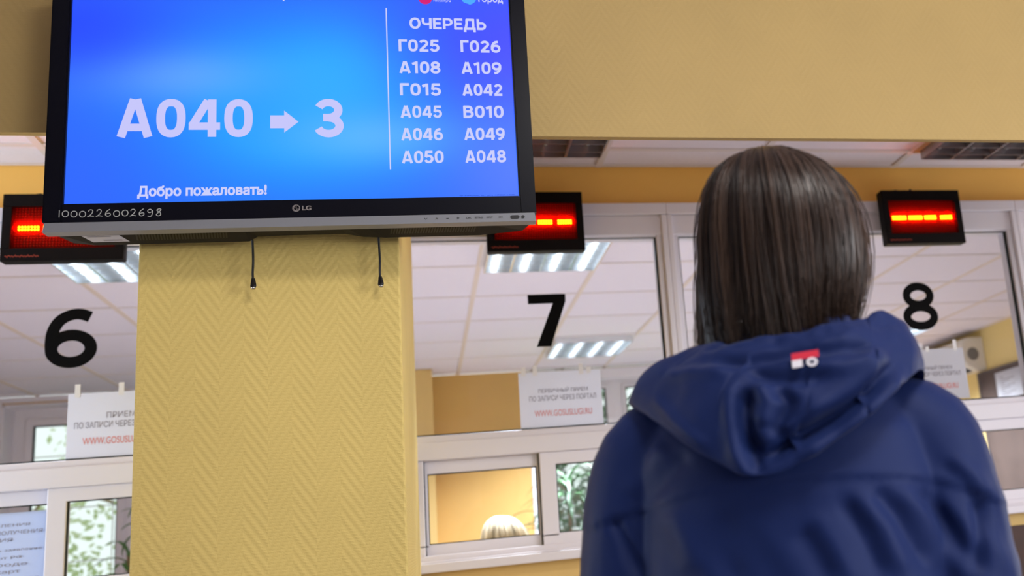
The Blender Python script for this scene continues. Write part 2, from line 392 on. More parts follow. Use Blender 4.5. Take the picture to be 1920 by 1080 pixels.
# ---- glazed partition bays
GZ0, GZ1 = 0.372, 1.072
def ring(bm, x0, x1, z0, z1, t, y0, y1, bev=0.0):
    box(bm, x0, x1, y0, y1, z1 - t, z1, bev); box(bm, x0, x1, y0, y1, z0, z0 + t, bev)
    box(bm, x0, x0 + t, y0, y1, z0 + t, z1 - t, bev); box(bm, x1 - t, x1, y0, y1, z0 + t, z1 - t, bev)
def bay(i, x0, x1):
    """x0..x1 = the clear upper pane"""
    m0, m1 = x0 - 0.0425, x1 + 0.0425
    b = BM()
    box(b, m0, m1, 3.625, 3.72, 1.150, 1.195, 0.004)
    box(b, m0, m1, 3.640, 3.72, GZ1, 1.150, 0.005)
    box(b, m0, m1, 3.652, 3.72, GZ1 - 0.004, GZ1 + 0.02, 0.003)
    box(b, m0, m1, 3.630, 3.72, 0.288, 0.350, 0.004)
    box(b, m0, m1, 3.645, 3.72, 0.345, GZ0, 0.005)
    box(b, m0, m0 + 0.0215, 3.628, 3.72, -0.05, 1.150, 0.004); box(b, m1 - 0.0215, m1, 3.628, 3.72, -0.05, 1.150, 0.004)
    box(b, m0 + 0.02, x0, 3.645, 3.72, GZ0 - 0.01, GZ1 + 0.01, 0.004); box(b, x1, m1 - 0.02, 3.645, 3.72, GZ0 - 0.01, GZ1 + 0.01, 0.004)
    box(b, m0, m1, 3.630, 3.72, -0.046, -0.026, 0.003)
    wdw = struct('window_%d' % i, b, M_white)
    g = BM(); ring(g, x0 - 0.002, x1 + 0.002, GZ0 - 0.002, GZ1 + 0.002, 0.007, 3.658, 3.672); obj('seal', g, M_gasket, wdw)
    g = BM(); box(g, x0, x1, 3.665, 3.669, GZ0, GZ1); obj('pane', g, M_glass, wdw)
    # three sliding sashes in the lower part
    sw = (x1 - x0)
    for k, (a, b_, yf) in enumerate(((x0 - 0.012, x0 + 0.548, 3.643), (x0 + 0.505, x0 + 0.985, 3.678), (x0 + 0.938, x1 + 0.012, 3.643))):
        s = BM(); zt = 0.288; zb = -0.030
        st = 0.055
        box(s, a, b_, yf, yf + 0.03, 0.245, zt, 0.003); box(s, a, b_, yf, yf + 0.03, zb, 0.010, 0.003)
        box(s, a, a + st, yf, yf + 0.03, 0.0, 0.25, 0.003); box(s, b_ - st, b_, yf, yf + 0.03, 0.0, 0.25, 0.003)
        sash = obj('sash', s, M_white, wdw)
        g = BM(); ring(g, a + st - 0.002, b_ - st + 0.002, 0.008, 0.247, 0.005, yf + 0.004, yf + 0.02); obj('seal', g, M_gasket, sash)
        g = BM(); box(g, a + st, b_ - st, yf + 0.010, yf + 0.014, 0.01, 0.245); obj('pane', g, M_glass, sash)
        if k != 1:
            g = BM(); e = b_ if k == 0 else a
            box(g, e - 0.003, e + 0.003, yf + 0.02, yf + 0.036, zb, zt); obj('brush_strip', g, M_gasket, sash)
    return wdw
BAYS = [(-2.054, -0.631), (-0.546, 0.877), (0.962, 2.385), (2.470, 3.893)]
for i, (a, b_) in enumerate(BAYS): bay(i + 1, a, b_)
bm = BM(); box(bm, 3.94, 4.9, Y0, Y0 + 0.1, SILL, 1.2); box(bm, -4.2, -2.10, Y0, Y0 + 0.1, SILL, 1.2); struct('wall_front_ends', bm, M_orange)

# ---- office windows to the garden
def garden_window(i, x0, x1, z0, z1, fr, mulls, bars):
    yf = YB + 0.20; b = BM()
    ring(b, x0 + 0.002, x1 - 0.002, z0 + 0.002, z1 - 0.002, fr[0], yf, yf + 0.07, 0.004)
    for m in mulls: box(b, m - 0.055, m + 0.055, yf + 0.004, yf + 0.066, z0 + fr[0] * 0.9, z1 - fr[0] * 0.9, 0.004)
    wdw = struct('window_%d' % i, b, M_white)
    edges = [x0 + fr[0]] + [k for m in mulls for k in (m - 0.055, m + 0.055)] + [x1 - fr[0]]
    for k in range(0, len(edges), 2):
        s = BM(); ring(s, edges[k], edges[k + 1], z0 + fr[0], z1 - fr[0], 0.05 if i == 5 else 0.03, yf - 0.012, yf + 0.05, 0.004)
        sash = obj('sash', s, M_white, wdw)
        e = 0.05 if i == 5 else 0.03
        g = BM(); ring(g, edges[k] + e, edges[k + 1] - e, z0 + fr[0] + e, z1 - fr[0] - e, 0.008, yf, yf + 0.03); obj('seal', g, M_gasket, sash)
        g = BM(); box(g, edges[k] + e, edges[k + 1] - e, yf + 0.012, yf + 0.016, z0 + fr[0] + e, z1 - fr[0] - e); obj('pane', g, M_glass, sash)
    g = BM()
    n = int((x1 - x0) / 0.30)
    for k in range(1, n): tube(g, [(x0 + k * (x1 - x0) / n, yf + 0.24, z0 - 0.02), (x0 + k * (x1 - x0) / n, yf + 0.24, z1 + 0.02)], 0.004, 6)
    for zz in bars: tube(g, [(x0 - 0.02, yf + 0.24, zz), (x1 + 0.02, yf + 0.24, zz)], 0.004, 6)
    obj('security_grille', g, M_white, wdw)
    g = BM(); box(g, x0 - 0.06, x1 + 0.06, YB - 0.10, yf, z0 - 0.035, z0, 0.006); obj('window_board', g, M_white, wdw)
    g = BM()   # white plastered reveal
    box(g, x0 + 0.0005, x0 + 0.014, YB - 0.012, yf, z0, z1); box(g, x1 - 0.014, x1 - 0.0005, YB - 0.012, yf, z0, z1); box(g, x0, x1, YB - 0.012, yf, z1 - 0.014, z1 - 0.0005)
    box(g, x0 - 0.05, x0, YB - 0.012, YB - 0.001, z0, z1 + 0.01); box(g, x1, x1 + 0.05, YB - 0.012, YB - 0.001, z0, z1 + 0.01)
    obj('reveal', g, M_white, wdw)
garden_window(5, WA[0], WA[1], WZ0, WZ1, (0.09,), [-2.10], [0.95, 0.55, 0.15])
garden_window(6, WB[0], WB[1], WZ0, WZB, (0.10,), [1.62, 2.45], [0.95, 0.55, 0.15])
# curtain rail box over the second window
bm = BM(); box(bm, 0.84, 3.62, YB - 0.06, YB - 0.013, 1.245, 1.335, 0.006)
tag(obj('curtain_rail', bm, M_white), 'long white curtain rail box over the far window behind the number 7 pane', 'curtain rail')

# ------------------------------------------------------------------ ceiling lights
def ceiling_light(x0, y0, lit, label, group):
    s = 0.594; s2 = 0.65 if lit else 0.604
    t = thing('ceiling_light', label, 'ceiling light', (x0 + s / 2, y0 + s2 / 2, CEIL), group)
    f = BM(); z = CEIL - 0.014
    def R(bm_, t_, za, zb, inset=0.0):
        X0, X1, Ya, Yb = x0 + inset, x0 + s - inset, y0 + inset, y0 + s2 - inset
        box(bm_, X0, X1, Ya, Ya + t_, za, zb); box(bm_, X0, X1, Yb - t_, Yb, za, zb); box(bm_, X0, X0 + t_, Ya + t_, Yb - t_, za, zb); box(bm_, X1 - t_, X1, Ya + t_, Yb - t_, za, zb)
    R(f, 0.022, CEIL - 0.006, CEIL + 0.002)
    obj('frame', f, M_white if lit else M_orange_frame, t)
    p = BM(); box(p, x0 + 0.004, x0 + s - 0.004, y0 + 0.004, y0 + s2 - 0.004, CEIL + 0.0006, CEIL + 0.003); obj('reflector', p, M_alu, t)
    for k in range(4):
        xx = x0 + s * (k + 0.5) / 4
        q = BM(); tube(q, [(xx, y0 + 0.03, CEIL - 0.010), (xx, y0 + s2 - 0.03, CEIL - 0.010)], 0.008, 8)
        obj('tube', q, M_tubeon if lit else M_tubeoff, t, True)
    l = BM()
    for k in range(1, 4): box(l, x0 + s * k / 4 - 0.004, x0 + s * k / 4 + 0.004, y0 + 0.022, y0 + s2 - 0.022, CEIL - 0.040, CEIL - 0.002)
    for k in range(1, 8): box(l, x0 + 0.022, x0 + s - 0.022, y0 + s2 * k / 8 - 0.002, y0 + s2 * k / 8 + 0.002, CEIL - 0.040, CEIL - 0.004)
    R(l, 0.004, CEIL - 0.040, CEIL - 0.002, 0.020)
    obj('louvre', l, M_alu if lit else M_alu_dull, t)
    if lit:
        L_ = bpy.data.lights.new('ceiling_light_glow', 'AREA'); L_.size = 0.5; L_.energy = 120; L_.color = (0.85, 0.89, 1.0); L_.spread = radians(125)
        lo = bpy.data.objects.new('lamp_light', L_); C.objects.link(lo); lo.location = (0, 0, -0.05); lo.parent = t
    return t
M_orange_frame = mat('aged cream lamp frame', (206, 176, 130), 0.5, 0.3)
M_alu_dull = mat('dull aluminium louvre', (170, 168, 172), 0.3, 0.5, 0.8)
for x, y, lb in ((0.303, 4.447, 'lit louvred ceiling light right behind the display over window 7'), (0.903, 7.09, 'small lit louvred ceiling light beside the foot of the number 7'),
                 (3.303, 7.09, 'lit louvred ceiling light behind the bottom of the number 8'), (-1.497, 4.447, 'lit louvred ceiling light under the left display, above the number 6'),):
    ceiling_light(x, y, True, lb, 'lit office ceiling lights')
for x, lb in ((0.077, 'unlit louvred ceiling light with red glints, between screen and standing person'), (1.91, 'unlit louvred ceiling light at the upper right, above the window 8 display')):
    ceiling_light(x, 2.872, False, lb, 'unlit waiting hall ceiling lights')

# ------------------------------------------------------------------ numbers on the glass
gf = frame_map((0, 3.6640, 0), (1, 0, 0), (0, 0, 1), (0, -1, 0))
def big_digit(d, x, z):
    b = BM(); h = 0.194; cz = z
    if d == '6':
        wd = 0.0365
        ribbon(b, gf, arc(x, cz - 0.0355, 0.0565, 0.0445, 0, 360, 48)[:-1], wd, 0, True)
        pts = [(x - 0.0565, cz - 0.036), (x - 0.0575, cz - 0.012), (x - 0.0545, cz + 0.018), (x - 0.044, cz + 0.045), (x - 0.026, cz + 0.065), (x + 0.002, cz + 0.077), (x + 0.026, cz + 0.077), (x + 0.052, cz + 0.067)]
        ribbon(b, gf, [(p.x, p.y) for p in spl([(a, c_, 0) for a, c_ in pts], 6)], 0.036, 0.0003)
    elif d == '7':
        poly(b, gf, [(x - 0.0705, cz + 0.097), (x + 0.0665, cz + 0.097), (x + 0.0665, cz + 0.070), (x + 0.004, cz - 0.097), (x - 0.0475, cz - 0.097), (x + 0.0185, cz + 0.062), (x - 0.0705, cz + 0.062)][::-1])
    else:
        ribbon(b, gf, arc(x - 0.001, cz - 0.0435, 0.060, 0.0385, 0, 360, 44)[:-1], 0.0345, 0, True)
        ribbon(b, gf, arc(x, cz + 0.0435, 0.052, 0.0375, 0, 360, 44)[:-1], 0.0335, 0.0003, True)
    bmesh.ops.recalc_face_normals(b, faces=b.faces)
    return tag(obj('number_sticker', b, M_black), {'6': 'black number 6 on the left window pane', '7': 'black number 7 on the middle window pane', '8': 'black number 8 on the pane right of the person'}[d], 'number')
big_digit('6', -1.0745, 0.765); big_digit('7', 0.4545, 0.763); big_digit('8', 1.943, 0.763)

# ------------------------------------------------------------------ notices on the glass
def notice(x0, x1, z0, z1, lines, label, skew=0.0, hooks=(), m=None, yy=3.6635):
    t = thing('notice_sheet', label, 'notice', ((x0 + x1) / 2, yy, z0), 'notices taped to the partition glass')
    b = BM(); n = 8
    fm = frame_map((0, yy, 0), (1, 0, 0), (0, 0, 1), (0, -1, 0))
    rows = []
    for j in range(3):
        v = j / 2
        rows.append([[b.verts.new(fm(x0 + (x1 - x0) * i / n, z0 + (z1 - z0) * v + skew * (i / n), c + 0.0015 * sin(pi * i / n))) for i in range(n + 1)] for c in (0.0, 0.0006)])
    for j in range(2):
        for i in range(n):
            b.faces.new((rows[j][1][i], rows[j][1][i + 1], rows[j + 1][1][i + 1], rows[j + 1][1][i]))
            b.faces.new((rows[j][0][i], rows[j + 1][0][i], rows[j + 1][0][i + 1], rows[j][0][i + 1]))
    obj('sheet', b, m or M_sheet, t)
    for body, a0, c0, a1, c1, mm in lines:
        b = BM(); lettering(b, fm, body, (a0, c0, a1, c1), 0.0030, 0.008); obj('lettering', b, mm, t)
    for hx, hz, hl in hooks:
        b = BM(); fbox(b, fm, hx - 0.008, hx + 0.008, hz - 0.01, hz + hl, 0.0008, 0.0022, 0.0005); obj('tape_strip', b, M_tape, t)
    return t
notice(0.336, 0.630, 0.370, 0.574, [('ПЕРВИЧНЫЙ ПРИЕМ', 0.403, 0.499, 0.580, 0.517, M_ink), ('ПО ЗАПИСИ ЧЕРЕЗ ПОРТАЛ', 0.370, 0.470, 0.608, 0.489, M_ink), ('WWW.GOSUSLUGI.RU', 0.386, 0.415, 0.590, 0.437, M_redink)],
       'white sheet with grey and red lettering taped under the number 7', 0.0, [(0.354, 0.572, 0.022), (0.395, 0.572, 0.028), (0.560, 0.570, 0.028), (0.588, 0.572, 0.014)])
notice(-1.076, -0.782, 0.374, 0.582, [('ПРИЕМ', -0.965, 0.500, -0.882, 0.519, M_ink), ('ПО ЗАПИСИ ЧЕРЕЗ ПОРТАЛ', -1.055, 0.470, -0.800, 0.490, M_ink), ('WWW.GOSUSLUGI.RU', -1.030, 0.418, -0.83, 0.440, M_redink)],
       'white sheet with pale red bottom line, below the number 6 and half behind the pillar', 0.0, [(-1.050, 0.580, 0.032), (-0.925, 0.580, 0.032)])
notice(1.815, 2.107, 0.382, 0.585, [('ПЕРВИЧНЫЙ ПРИЕМ', 1.872, 0.502, 2.045, 0.520, M_ink), ('ПО ЗАПИСИ ЧЕРЕЗ ПОРТАЛ', 1.842, 0.476, 2.080, 0.494, M_ink), ('WWW.GOSUSLUGI.RU', 1.860, 0.425, 2.062, 0.446, M_redink)],
       'white sheet under the number 8, partly behind the person\'s right shoulder', 0.0, [(1.948, 0.583, 0.014), (2.072, 0.583, 0.036)])
notice(-1.50, -1.105, -0.02, 0.226, [('ДЛЯ ОФОРМЛЕНИЯ', -1.40, 0.182, -1.17, 0.193, M_ink), ('ПАСПОРТА ПОСЛЕ ПОЛУЧЕНИЯ', -1.46, 0.160, -1.135, 0.172, M_ink), ('ЗАЯВЛЕНИЯ', -1.38, 0.139, -1.215, 0.150, M_ink), ('необходимо проверить заявление', -1.47, 0.108, -1.135, 0.118, M_ink),
       ('предъявить паспорт РФ', -1.47, 0.085, -1.185, 0.096, M_ink), ('и адрес в городе', -1.47, 0.063, -1.172, 0.074, M_ink), ('для вручения карт', -1.47, 0.042, -1.19, 0.053, M_ink), ('записи - 10, 11, 12 июня', -1.47, 0.020, -1.14, 0.031, M_ink)],
       'bluish sheet of small print behind the sliding sash at the lower left corner', 0.0, (), M_sheet_b, 3.684)

# ------------------------------------------------------------------ red queue displays over the windows
M_lit = emat('lit red diode', (255, 130, 12), 75.0)
M_filter = bpy.data.materials.new('red filter plastic'); M_filter.use_nodes = True
_n = M_filter.node_tree; _n.nodes.remove(_n.nodes['Principled BSDF'])
_t = _n.nodes.new('ShaderNodeBsdfTransparent'); _t.inputs[0].default_value = (1.0, 0.75, 0.6, 1)
_l = _n.nodes.new('ShaderNodeBsdfTranslucent'); _l.inputs[0].default_value = (0.95, 0.012, 0.05, 1)
_m = _n.nodes.new('ShaderNodeMixShader'); _m.inputs[0].default_value = 0.17
_n.links.new(_t.outputs[0], _m.inputs[1]); _n.links.new(_l.outputs[0], _m.inputs[2]); _n.links.new(_m.outputs[0], _n.nodes['Material Output'].inputs[0])
def led_display(cx, label, first):
    W, H, yy, z0 = 0.345, 0.221, 3.552, 0.9905
    t = thing('queue_display', label, 'led display', (cx, yy + 0.04, z0), 'red diode displays over the windows')
    fm = frame_map((cx - W / 2, yy, z0), (1, 0, 0), (0, 0, 1), (0, -1, 0))
    b = BM(); fbox(b, fm, 0, W, 0, H, -0.034, -0.002, 0.003)
    fbox(b, fm, 0, W, 0, 0.042, -0.004, 0.011, 0.0015); fbox(b, fm, 0, W, H - 0.042, H, -0.004, 0.011, 0.0015)
    fbox(b, fm, 0, 0.026, 0.042, H - 0.042, -0.004, 0.011, 0.0015); fbox(b, fm, W - 0.026, W, 0.042, H - 0.042, -0.004, 0.011, 0.0015)
    obj('casing', b, M_ledcase, t)
    b = BM(); fbox(b, fm, 0.026, W - 0.026, 0.042, H - 0.042, -0.002, -0.001); face = obj('matrix_face', b, M_ledface, t)
    px_ = 0.0088; nx = 32; nz = 15
    ox = W / 2 - (nx - 1) / 2 * px_; oz = H / 2 + 0.004 - (nz - 1) / 2 * px_
    lit = {}
    for d in range(4):
        for i in range(7):
            for j in (6, 7): lit[(2 + d * 7 + d // 4 + i if i < 6 else -1, j)] = d
    dots = [[] for _ in range(4)]; off = []
    for i in range(nx):
        for j in range(nz):
            p = (ox + i * px_, oz + j * px_)
            k = None
            ii = i - 1
            if j in (6, 7) and 0 <= ii < 30 and (ii % 7.7) < 6.6: k = min(3, int(ii / 7.7))
            (dots[k] if k is not None else off).append(p)
    def bead(b_, p, r, c1):
        top = b_.verts.new(fm(p[0], p[1], c1)); n = 6
        rr = [b_.verts.new(fm(p[0] + r * cos(2 * pi * q / n), p[1] + r * sin(2 * pi * q / n), -0.001)) for q in range(n)]
        r2 = [b_.verts.new(fm(p[0] + r * .75 * cos(2 * pi * q / n), p[1] + r * .75 * sin(2 * pi * q / n), c1 * .6)) for q in range(n)]
        for q in range(n):
            b_.faces.new((rr[q], rr[(q + 1) % n], r2[(q + 1) % n], r2[q])); b_.faces.new((r2[q], r2[(q + 1) % n], top))
    b = BM()
    for p in off: bead(b, p, 0.0030, 0.0030)
    o = obj('unlit_diodes', b, M_ledbead, t); o['kind'] = 'stuff'
    for k in range(4):
        b = BM()
        for p in dots[k]: bead(b, p, 0.0031, 0.0032)
        q = obj('lit_dash', b, M_lit, t); q['label'] = 'lit red dash of diodes'
    b = BM(); fbox(b, fm, 0.0262, W - 0.0262, 0.0422, H - 0.0422, 0.0085, 0.0095); obj('red_filter', b, M_filter, t)
    b = BM(); pts = [(0.014 + 0.0032 * i, 0.016 + 0.003 * sin(i * 2.3) + 0.0015 * sin(i * 5.1)) for i in range(30)]
    ribbon(b, fm, pts, 0.0028, 0.0116); obj('scribble', b, mat('faded red marker', (150, 62, 48), 0.7, 0.2), t)
    b = BM()
    tube(b, [fm(0.065, H - 0.002, -0.03), fm(0.07, H + 0.010, -0.03), fm(0.09, H + 0.014, -0.032), fm(0.115, H + 0.006, -0.05), fm(0.125, H - 0.002, -0.05)], 0.0028, 8)
    obj('cable', b, M_dark, t, True)
    b = BM(); tube(b, [fm(0.152, H - 0.002, -0.03), fm(0.152, H + 0.010, -0.03), fm(0.152, H + 0.018, -0.03)], [0.006, 0.006, 0.0045], 10); obj('hook', b, M_dark, t, True)
    b = BM(); fbox(b, fm, W / 2 - 0.05, W / 2 + 0.05, 0.13, 0.20, -0.095, -0.034); obj('bracket', b, M_dark, t)
    return t
for cx, lb in ((-1.0745, 'red diode queue display at the left edge, half behind the big screen'), (0.4145, 'red diode queue display over window 7, right of the big screen'), (1.951, 'red diode queue display over window 8, right of the person')):
    led_display(cx, lb, True)

# ------------------------------------------------------------------ the hanging screen
TO = (-0.61547832, 2.02604079, 0.6708661)
TU = (0.99918694, -0.04031693, 0.0000247); TV = (-0.00049366, -0.01162102, 0.99993235); TN = (-0.04031392, -0.99911936, -0.01163148)
tf = frame_map(TO, TU, TV, TN)
SW, SH = 0.819, 0.4607
tvp = tf(SW / 2, -0.053, -0.05)
tv = thing('television', 'black flat screen with blue queue list hanging on the beige pillar', 'television', tvp)
b = BM()
fbox(b, tf, -0.0325, SW + 0.0325, SH, SH + 0.034, -0.045, 0.010, 0.003)
fbox(b, tf, -0.0325, 0.0, -0.0375, SH, -0.045, 0.010, 0.003); fbox(b, tf, SW, SW + 0.0325, -0.0375, SH, -0.045, 0.010, 0.003)
fbox(b, tf, -0.001, SW + 0.001, -0.0375, 0.0, -0.045, 0.010, 0.002)
obj('bezel', b, M_tvblack, tv)
# inner lip
b = BM(); fbox(b, tf, -0.006, 0.0, -0.002, SH, -0.012, 0.0035); fbox(b, tf, SW, SW + 0.006, -0.002, SH, -0.012, 0.0035); fbox(b, tf, -0.006, SW + 0.006, -0.006, -0.0, -0.012, 0.0035)
# blue glowing panel: the displayed picture itself
nx, ny = 72, 40
b = BM(); grid = [[b.verts.new(tf(SW * i / nx, SH * j / ny, 0.001)) for i in range(nx + 1)] for j in range(ny + 1)]
for j in range(ny):
    for i in range(nx): b.faces.new((grid[j][i], grid[j][i + 1], grid[j + 1][i + 1], grid[j + 1][i]))
scr_me_verts = [(i / nx, j / ny) for j in range(ny + 1) for i in range(nx + 1)]
screen = None
def screen_colour(u, v):
    # base: saturated blue at the rim, azure in the middle
    x = u * 853; y = (1 - v) * 480 - 94                     # picture coordinates, y down from the frame's top
    base = np.array([46., 100., 255.])
    def g(cx, cy, sx, sy): return exp(-((x - cx) / sx) ** 2 - ((y - cy) / sy) ** 2)
    c = base.copy()
    c += (np.array([32., 160., 255.]) - c) * 0.95 * min(1, g(420, 190, 330, 200) * 1.25)
    c += (np.array([46., 176., 255.]) - c) * 0.9 * g(500, 130, 130, 120)
    c += (np.array([106., 178., 255.]) - c) * 0.85 * g(180, 118, 190, 62)
    c += (np.array([96., 186., 255.]) - c) * 0.85 * g(560, 250, 190, 60)
    c += (np.array([40., 72., 255.]) - c) * 0.8 * g(0, 20, 170, 110)
    c += (np.array([66., 68., 255.]) - c) * 0.85 * g(850, 40, 200, 170)
    c += (np.array([84., 124., 255.]) - c) * 0.7 * g(840, 340, 130, 130)
    c += (np.array([52., 104., 255.]) - c) * 0.6 * g(20, 330, 170, 170)
    return np.clip(c, 0, 255)
bmesh.ops.translate(b, verts=b.verts, vec=(0, 0, ZO))
me = bpy.data.meshes.new('screen'); b.to_mesh(me); b.free()
ca = me.color_attributes.new('picture', 'FLOAT_COLOR', 'POINT')
for k, (u, v) in enumerate(scr_me_verts): ca.data[k].color = lin(screen_colour(u, v))
m = bpy.data.materials.new('lit screen picture'); m.use_nodes = True; nt = m.node_tree
nt.nodes.remove(nt.nodes['Principled BSDF'])
at = nt.nodes.new('ShaderNodeAttribute'); at.attribute_name = 'picture'
e = nt.nodes.new('ShaderNodeEmission'); e.inputs[1].default_value = 1.0
gl = nt.nodes.new('ShaderNodeBsdfGlossy'); gl.inputs['Roughness'].default_value = 0.35; gl.inputs[0].default_value = (0.02, 0.02, 0.02, 1)
ad = nt.nodes.new('ShaderNodeAddShader')
nt.links.new(at.outputs['Color'], e.inputs[0]); nt.links.new(e.outputs[0], ad.inputs[0]); nt.links.new(gl.outputs[0], ad.inputs[1])
nt.links.new(ad.outputs[0], nt.nodes['Material Output'].inputs[0])
screen = link_mesh('screen', me, m, tv)
def on_screen(name, body, bx, mm=None, bold=0.022, c=0.0016):
    b = BM()
    if all(ch in GL for ch in body): signage(b, tf, body, bx, c)
    else: lettering(b, tf, body, bx, c, bold)
    bmesh.ops.recalc_face_normals(b, faces=b.faces); return obj(name, b, mm or M_screentext, screen)
on_screen('ticket_number', 'A040', (0.0825, 0.1310, 0.3205, 0.2075), M_screenlilac, 0.028)
b = BM(); poly(b, tf, [(0.3516, 0.1482), (0.3770, 0.1482), (0.3770, 0.1393), (0.4031, 0.1614), (0.3770, 0.1847), (0.3770, 0.1747), (0.3516, 0.1747)], 0.0016); obj('arrow', b, M_screenlilac, screen)
on_screen('desk_number', '3', (0.4332, 0.1300, 0.4875, 0.2085), M_screenlilac, 0.03)
b = BM(); fbox(b, tf, 0.5713, 0.5736, 0.0615, 0.4085, 0.0012, 0.0016); obj('divider_line', b, M_screentext, screen)
on_screen('queue_heading', 'ОЧЕРЕДЬ', (0.6172, 0.3640, 0.7708, 0.3885), None, 0.016)
rows = [('Г025', 'Г026'), ('A108', 'A109'), ('Г015', 'A042'), ('A045', 'B010'), ('A046', 'A049'), ('A050', 'A048')]
for k, (a, c_) in enumerate(rows):
    z = 0.3138 - k * 0.0480
    on_screen('queue_ticket', a, (0.5945, z, 0.6752, z + 0.0258), None, 0.022)
    on_screen('queue_ticket', c_, (0.7167, z, 0.7975, z + 0.0258), None, 0.022)
on_screen('welcome_line', 'Добро пожаловать!', (0.1210, 0.0085, 0.3455, 0.0345), None, 0.038)
on_screen('small_print', 'Кр:15.09.4 (А040)  06:1  дата 14.09.2014  в 07:06', (0.7031, 0.0030, 0.8107, 0.0060), emat('screen dark blue lettering', (40, 60, 170), 1.0), 0.0)
on_screen('top_line', 'Универсам', (0.300, 0.4185, 0.435, 0.437), None, 0.018)
b = BM(); ribbon(b, tf, [(0.650 + 0.010 * cos(a), 0.434 + 0.011 * sin(a)) for a in [k * pi / 9 for k in range(18)]], 0.008, 0.0016, True); poly(b, tf, [(0.640, 0.424), (0.661, 0.424), (0.661, 0.440), (0.640, 0.440)], 0.0014); obj('red_emblem', b, emat('screen magenta', (216, 40, 120), 1.0), screen)
on_screen('emblem_caption', 'госуслуги', (0.6667, 0.4245, 0.7011, 0.4295), None, 0.004)
b = BM(); poly(b, tf, [(0.724, 0.445), (0.724, 0.429), (0.729, 0.4245), (0.736, 0.4225), (0.7395, 0.4205), (0.744, 0.4225), (0.750, 0.427), (0.752, 0.431), (0.752, 0.445)], 0.0016); obj('blue_emblem', b, emat('screen sky blue', (84, 172, 255), 1.0), screen)
on_screen('emblem_caption', 'город', (0.7573, 0.4235, 0.8078, 0.4395), None, 0.02)
# silver lower strip with its keys
b = BM()
A = [(-0.0275, -0.0365), (SW + 0.0285, -0.0365), (SW + 0.0315, -0.0530), (-0.0315, -0.0530)]
fr_ = [b.verts.new(tf(a, c_, 0.011 if c_ > -0.05 else 0.008)) for a, c_ in A]; bk = [b.verts.new(tf(a, c_, -0.02)) for a, c_ in A]
b.faces.new(fr_[::-1]); b.faces.new(bk)
for i in range(4): b.faces.new((fr_[i], fr_[(i + 1) % 4], bk[(i + 1) % 4], bk[i]))
bmesh.ops.recalc_face_normals(b, faces=b.faces)
strip = obj('silver_strip', b, M_silver, tv)
def sym(name, fn, parent=strip, mm=M_dark):
    b = BM(); fn(b); return obj(name, b, mm, parent)
zc = -0.0443; ck = 0.0105
sym('key_mark', lambda b: ribbon(b, tf, [(0.6345, zc + 0.0015), (0.637, zc - 0.0013), (0.6395, zc + 0.0015)], 0.0009, ck))
sym('key_mark', lambda b: ribbon(b, tf, [(0.655, zc - 0.0015), (0.6575, zc + 0.0013), (0.660, zc - 0.0015)], 0.0009, ck))
sym('key_mark', lambda b: ribbon(b, tf, [(0.6755, zc), (0.6805, zc)], 0.0009, ck))
sym('key_mark', lambda b: (ribbon(b, tf, [(0.6957, zc), (0.7007, zc)], 0.0009, ck), ribbon(b, tf, [(0.6982, zc - 0.0025), (0.6982, zc + 0.0025)], 0.0009, ck)))
for tx, x0, x1 in (('OK/⊙', 0.7135, 0.7240), ('SETTINGS', 0.7305, 0.7465), ('INPUT', 0.7532, 0.7650), ('O/I', 0.7765, 0.7840)):
    sym('key_mark', lambda b: lettering(b, tf, tx.replace('/⊙', ''), (x0, zc - 0.0017, x1, zc + 0.0017), ck, 0.0))
sym('remote_sensor', lambda b: poly(b, tf, [(0.8085 + dx + 0.0040 * cos(a), zc - 0.0002 + 0.0036 * sin(a)) for dx, a0 in ((0.005, -pi / 2), (-0.005, pi / 2)) for a in [a0 + pi * k / 8 for k in range(9)]], ck))
sym('power_lamp', lambda b: poly(b, tf, [(0.8243 + 0.0033 * cos(2 * pi * k / 16), zc - 0.0002 + 0.0033 * sin(2 * pi * k / 16)) for k in range(16)], ck))
# maker's mark
b = BM(); cx_, cz_ = 0.3992, -0.0175
ribbon(b, tf, arc(cx_, cz_, 0.0062, 0.0062, 0, 360, 28)[:-1], 0.0016, 0.0108, True)
ribbon(b, tf, [(cx_ + 0.0002, cz_ + 0.0035), (cx_ + 0.0002, cz_ - 0.0025), (cx_ + 0.0022, cz_ - 0.0025)], 0.001, 0.0108)
ribbon(b, tf, arc(cx_, cz_, 0.0046, 0.0046, 100, 350, 18) + [(cx_ + 0.0012, cz_ - 0.0002)], 0.0009, 0.0108)
poly(b, tf, [(cx_ - 0.0024 + 0.0009 * cos(k * pi / 5), cz_ + 0.002 + 0.0009 * sin(k * pi / 5)) for k in range(10)], 0.0108)
lettering(b, tf, 'LG', (0.4098, -0.0220, 0.4262, -0.0130), 0.0108, 0.03); obj('maker_mark', b, M_chrome, tv)
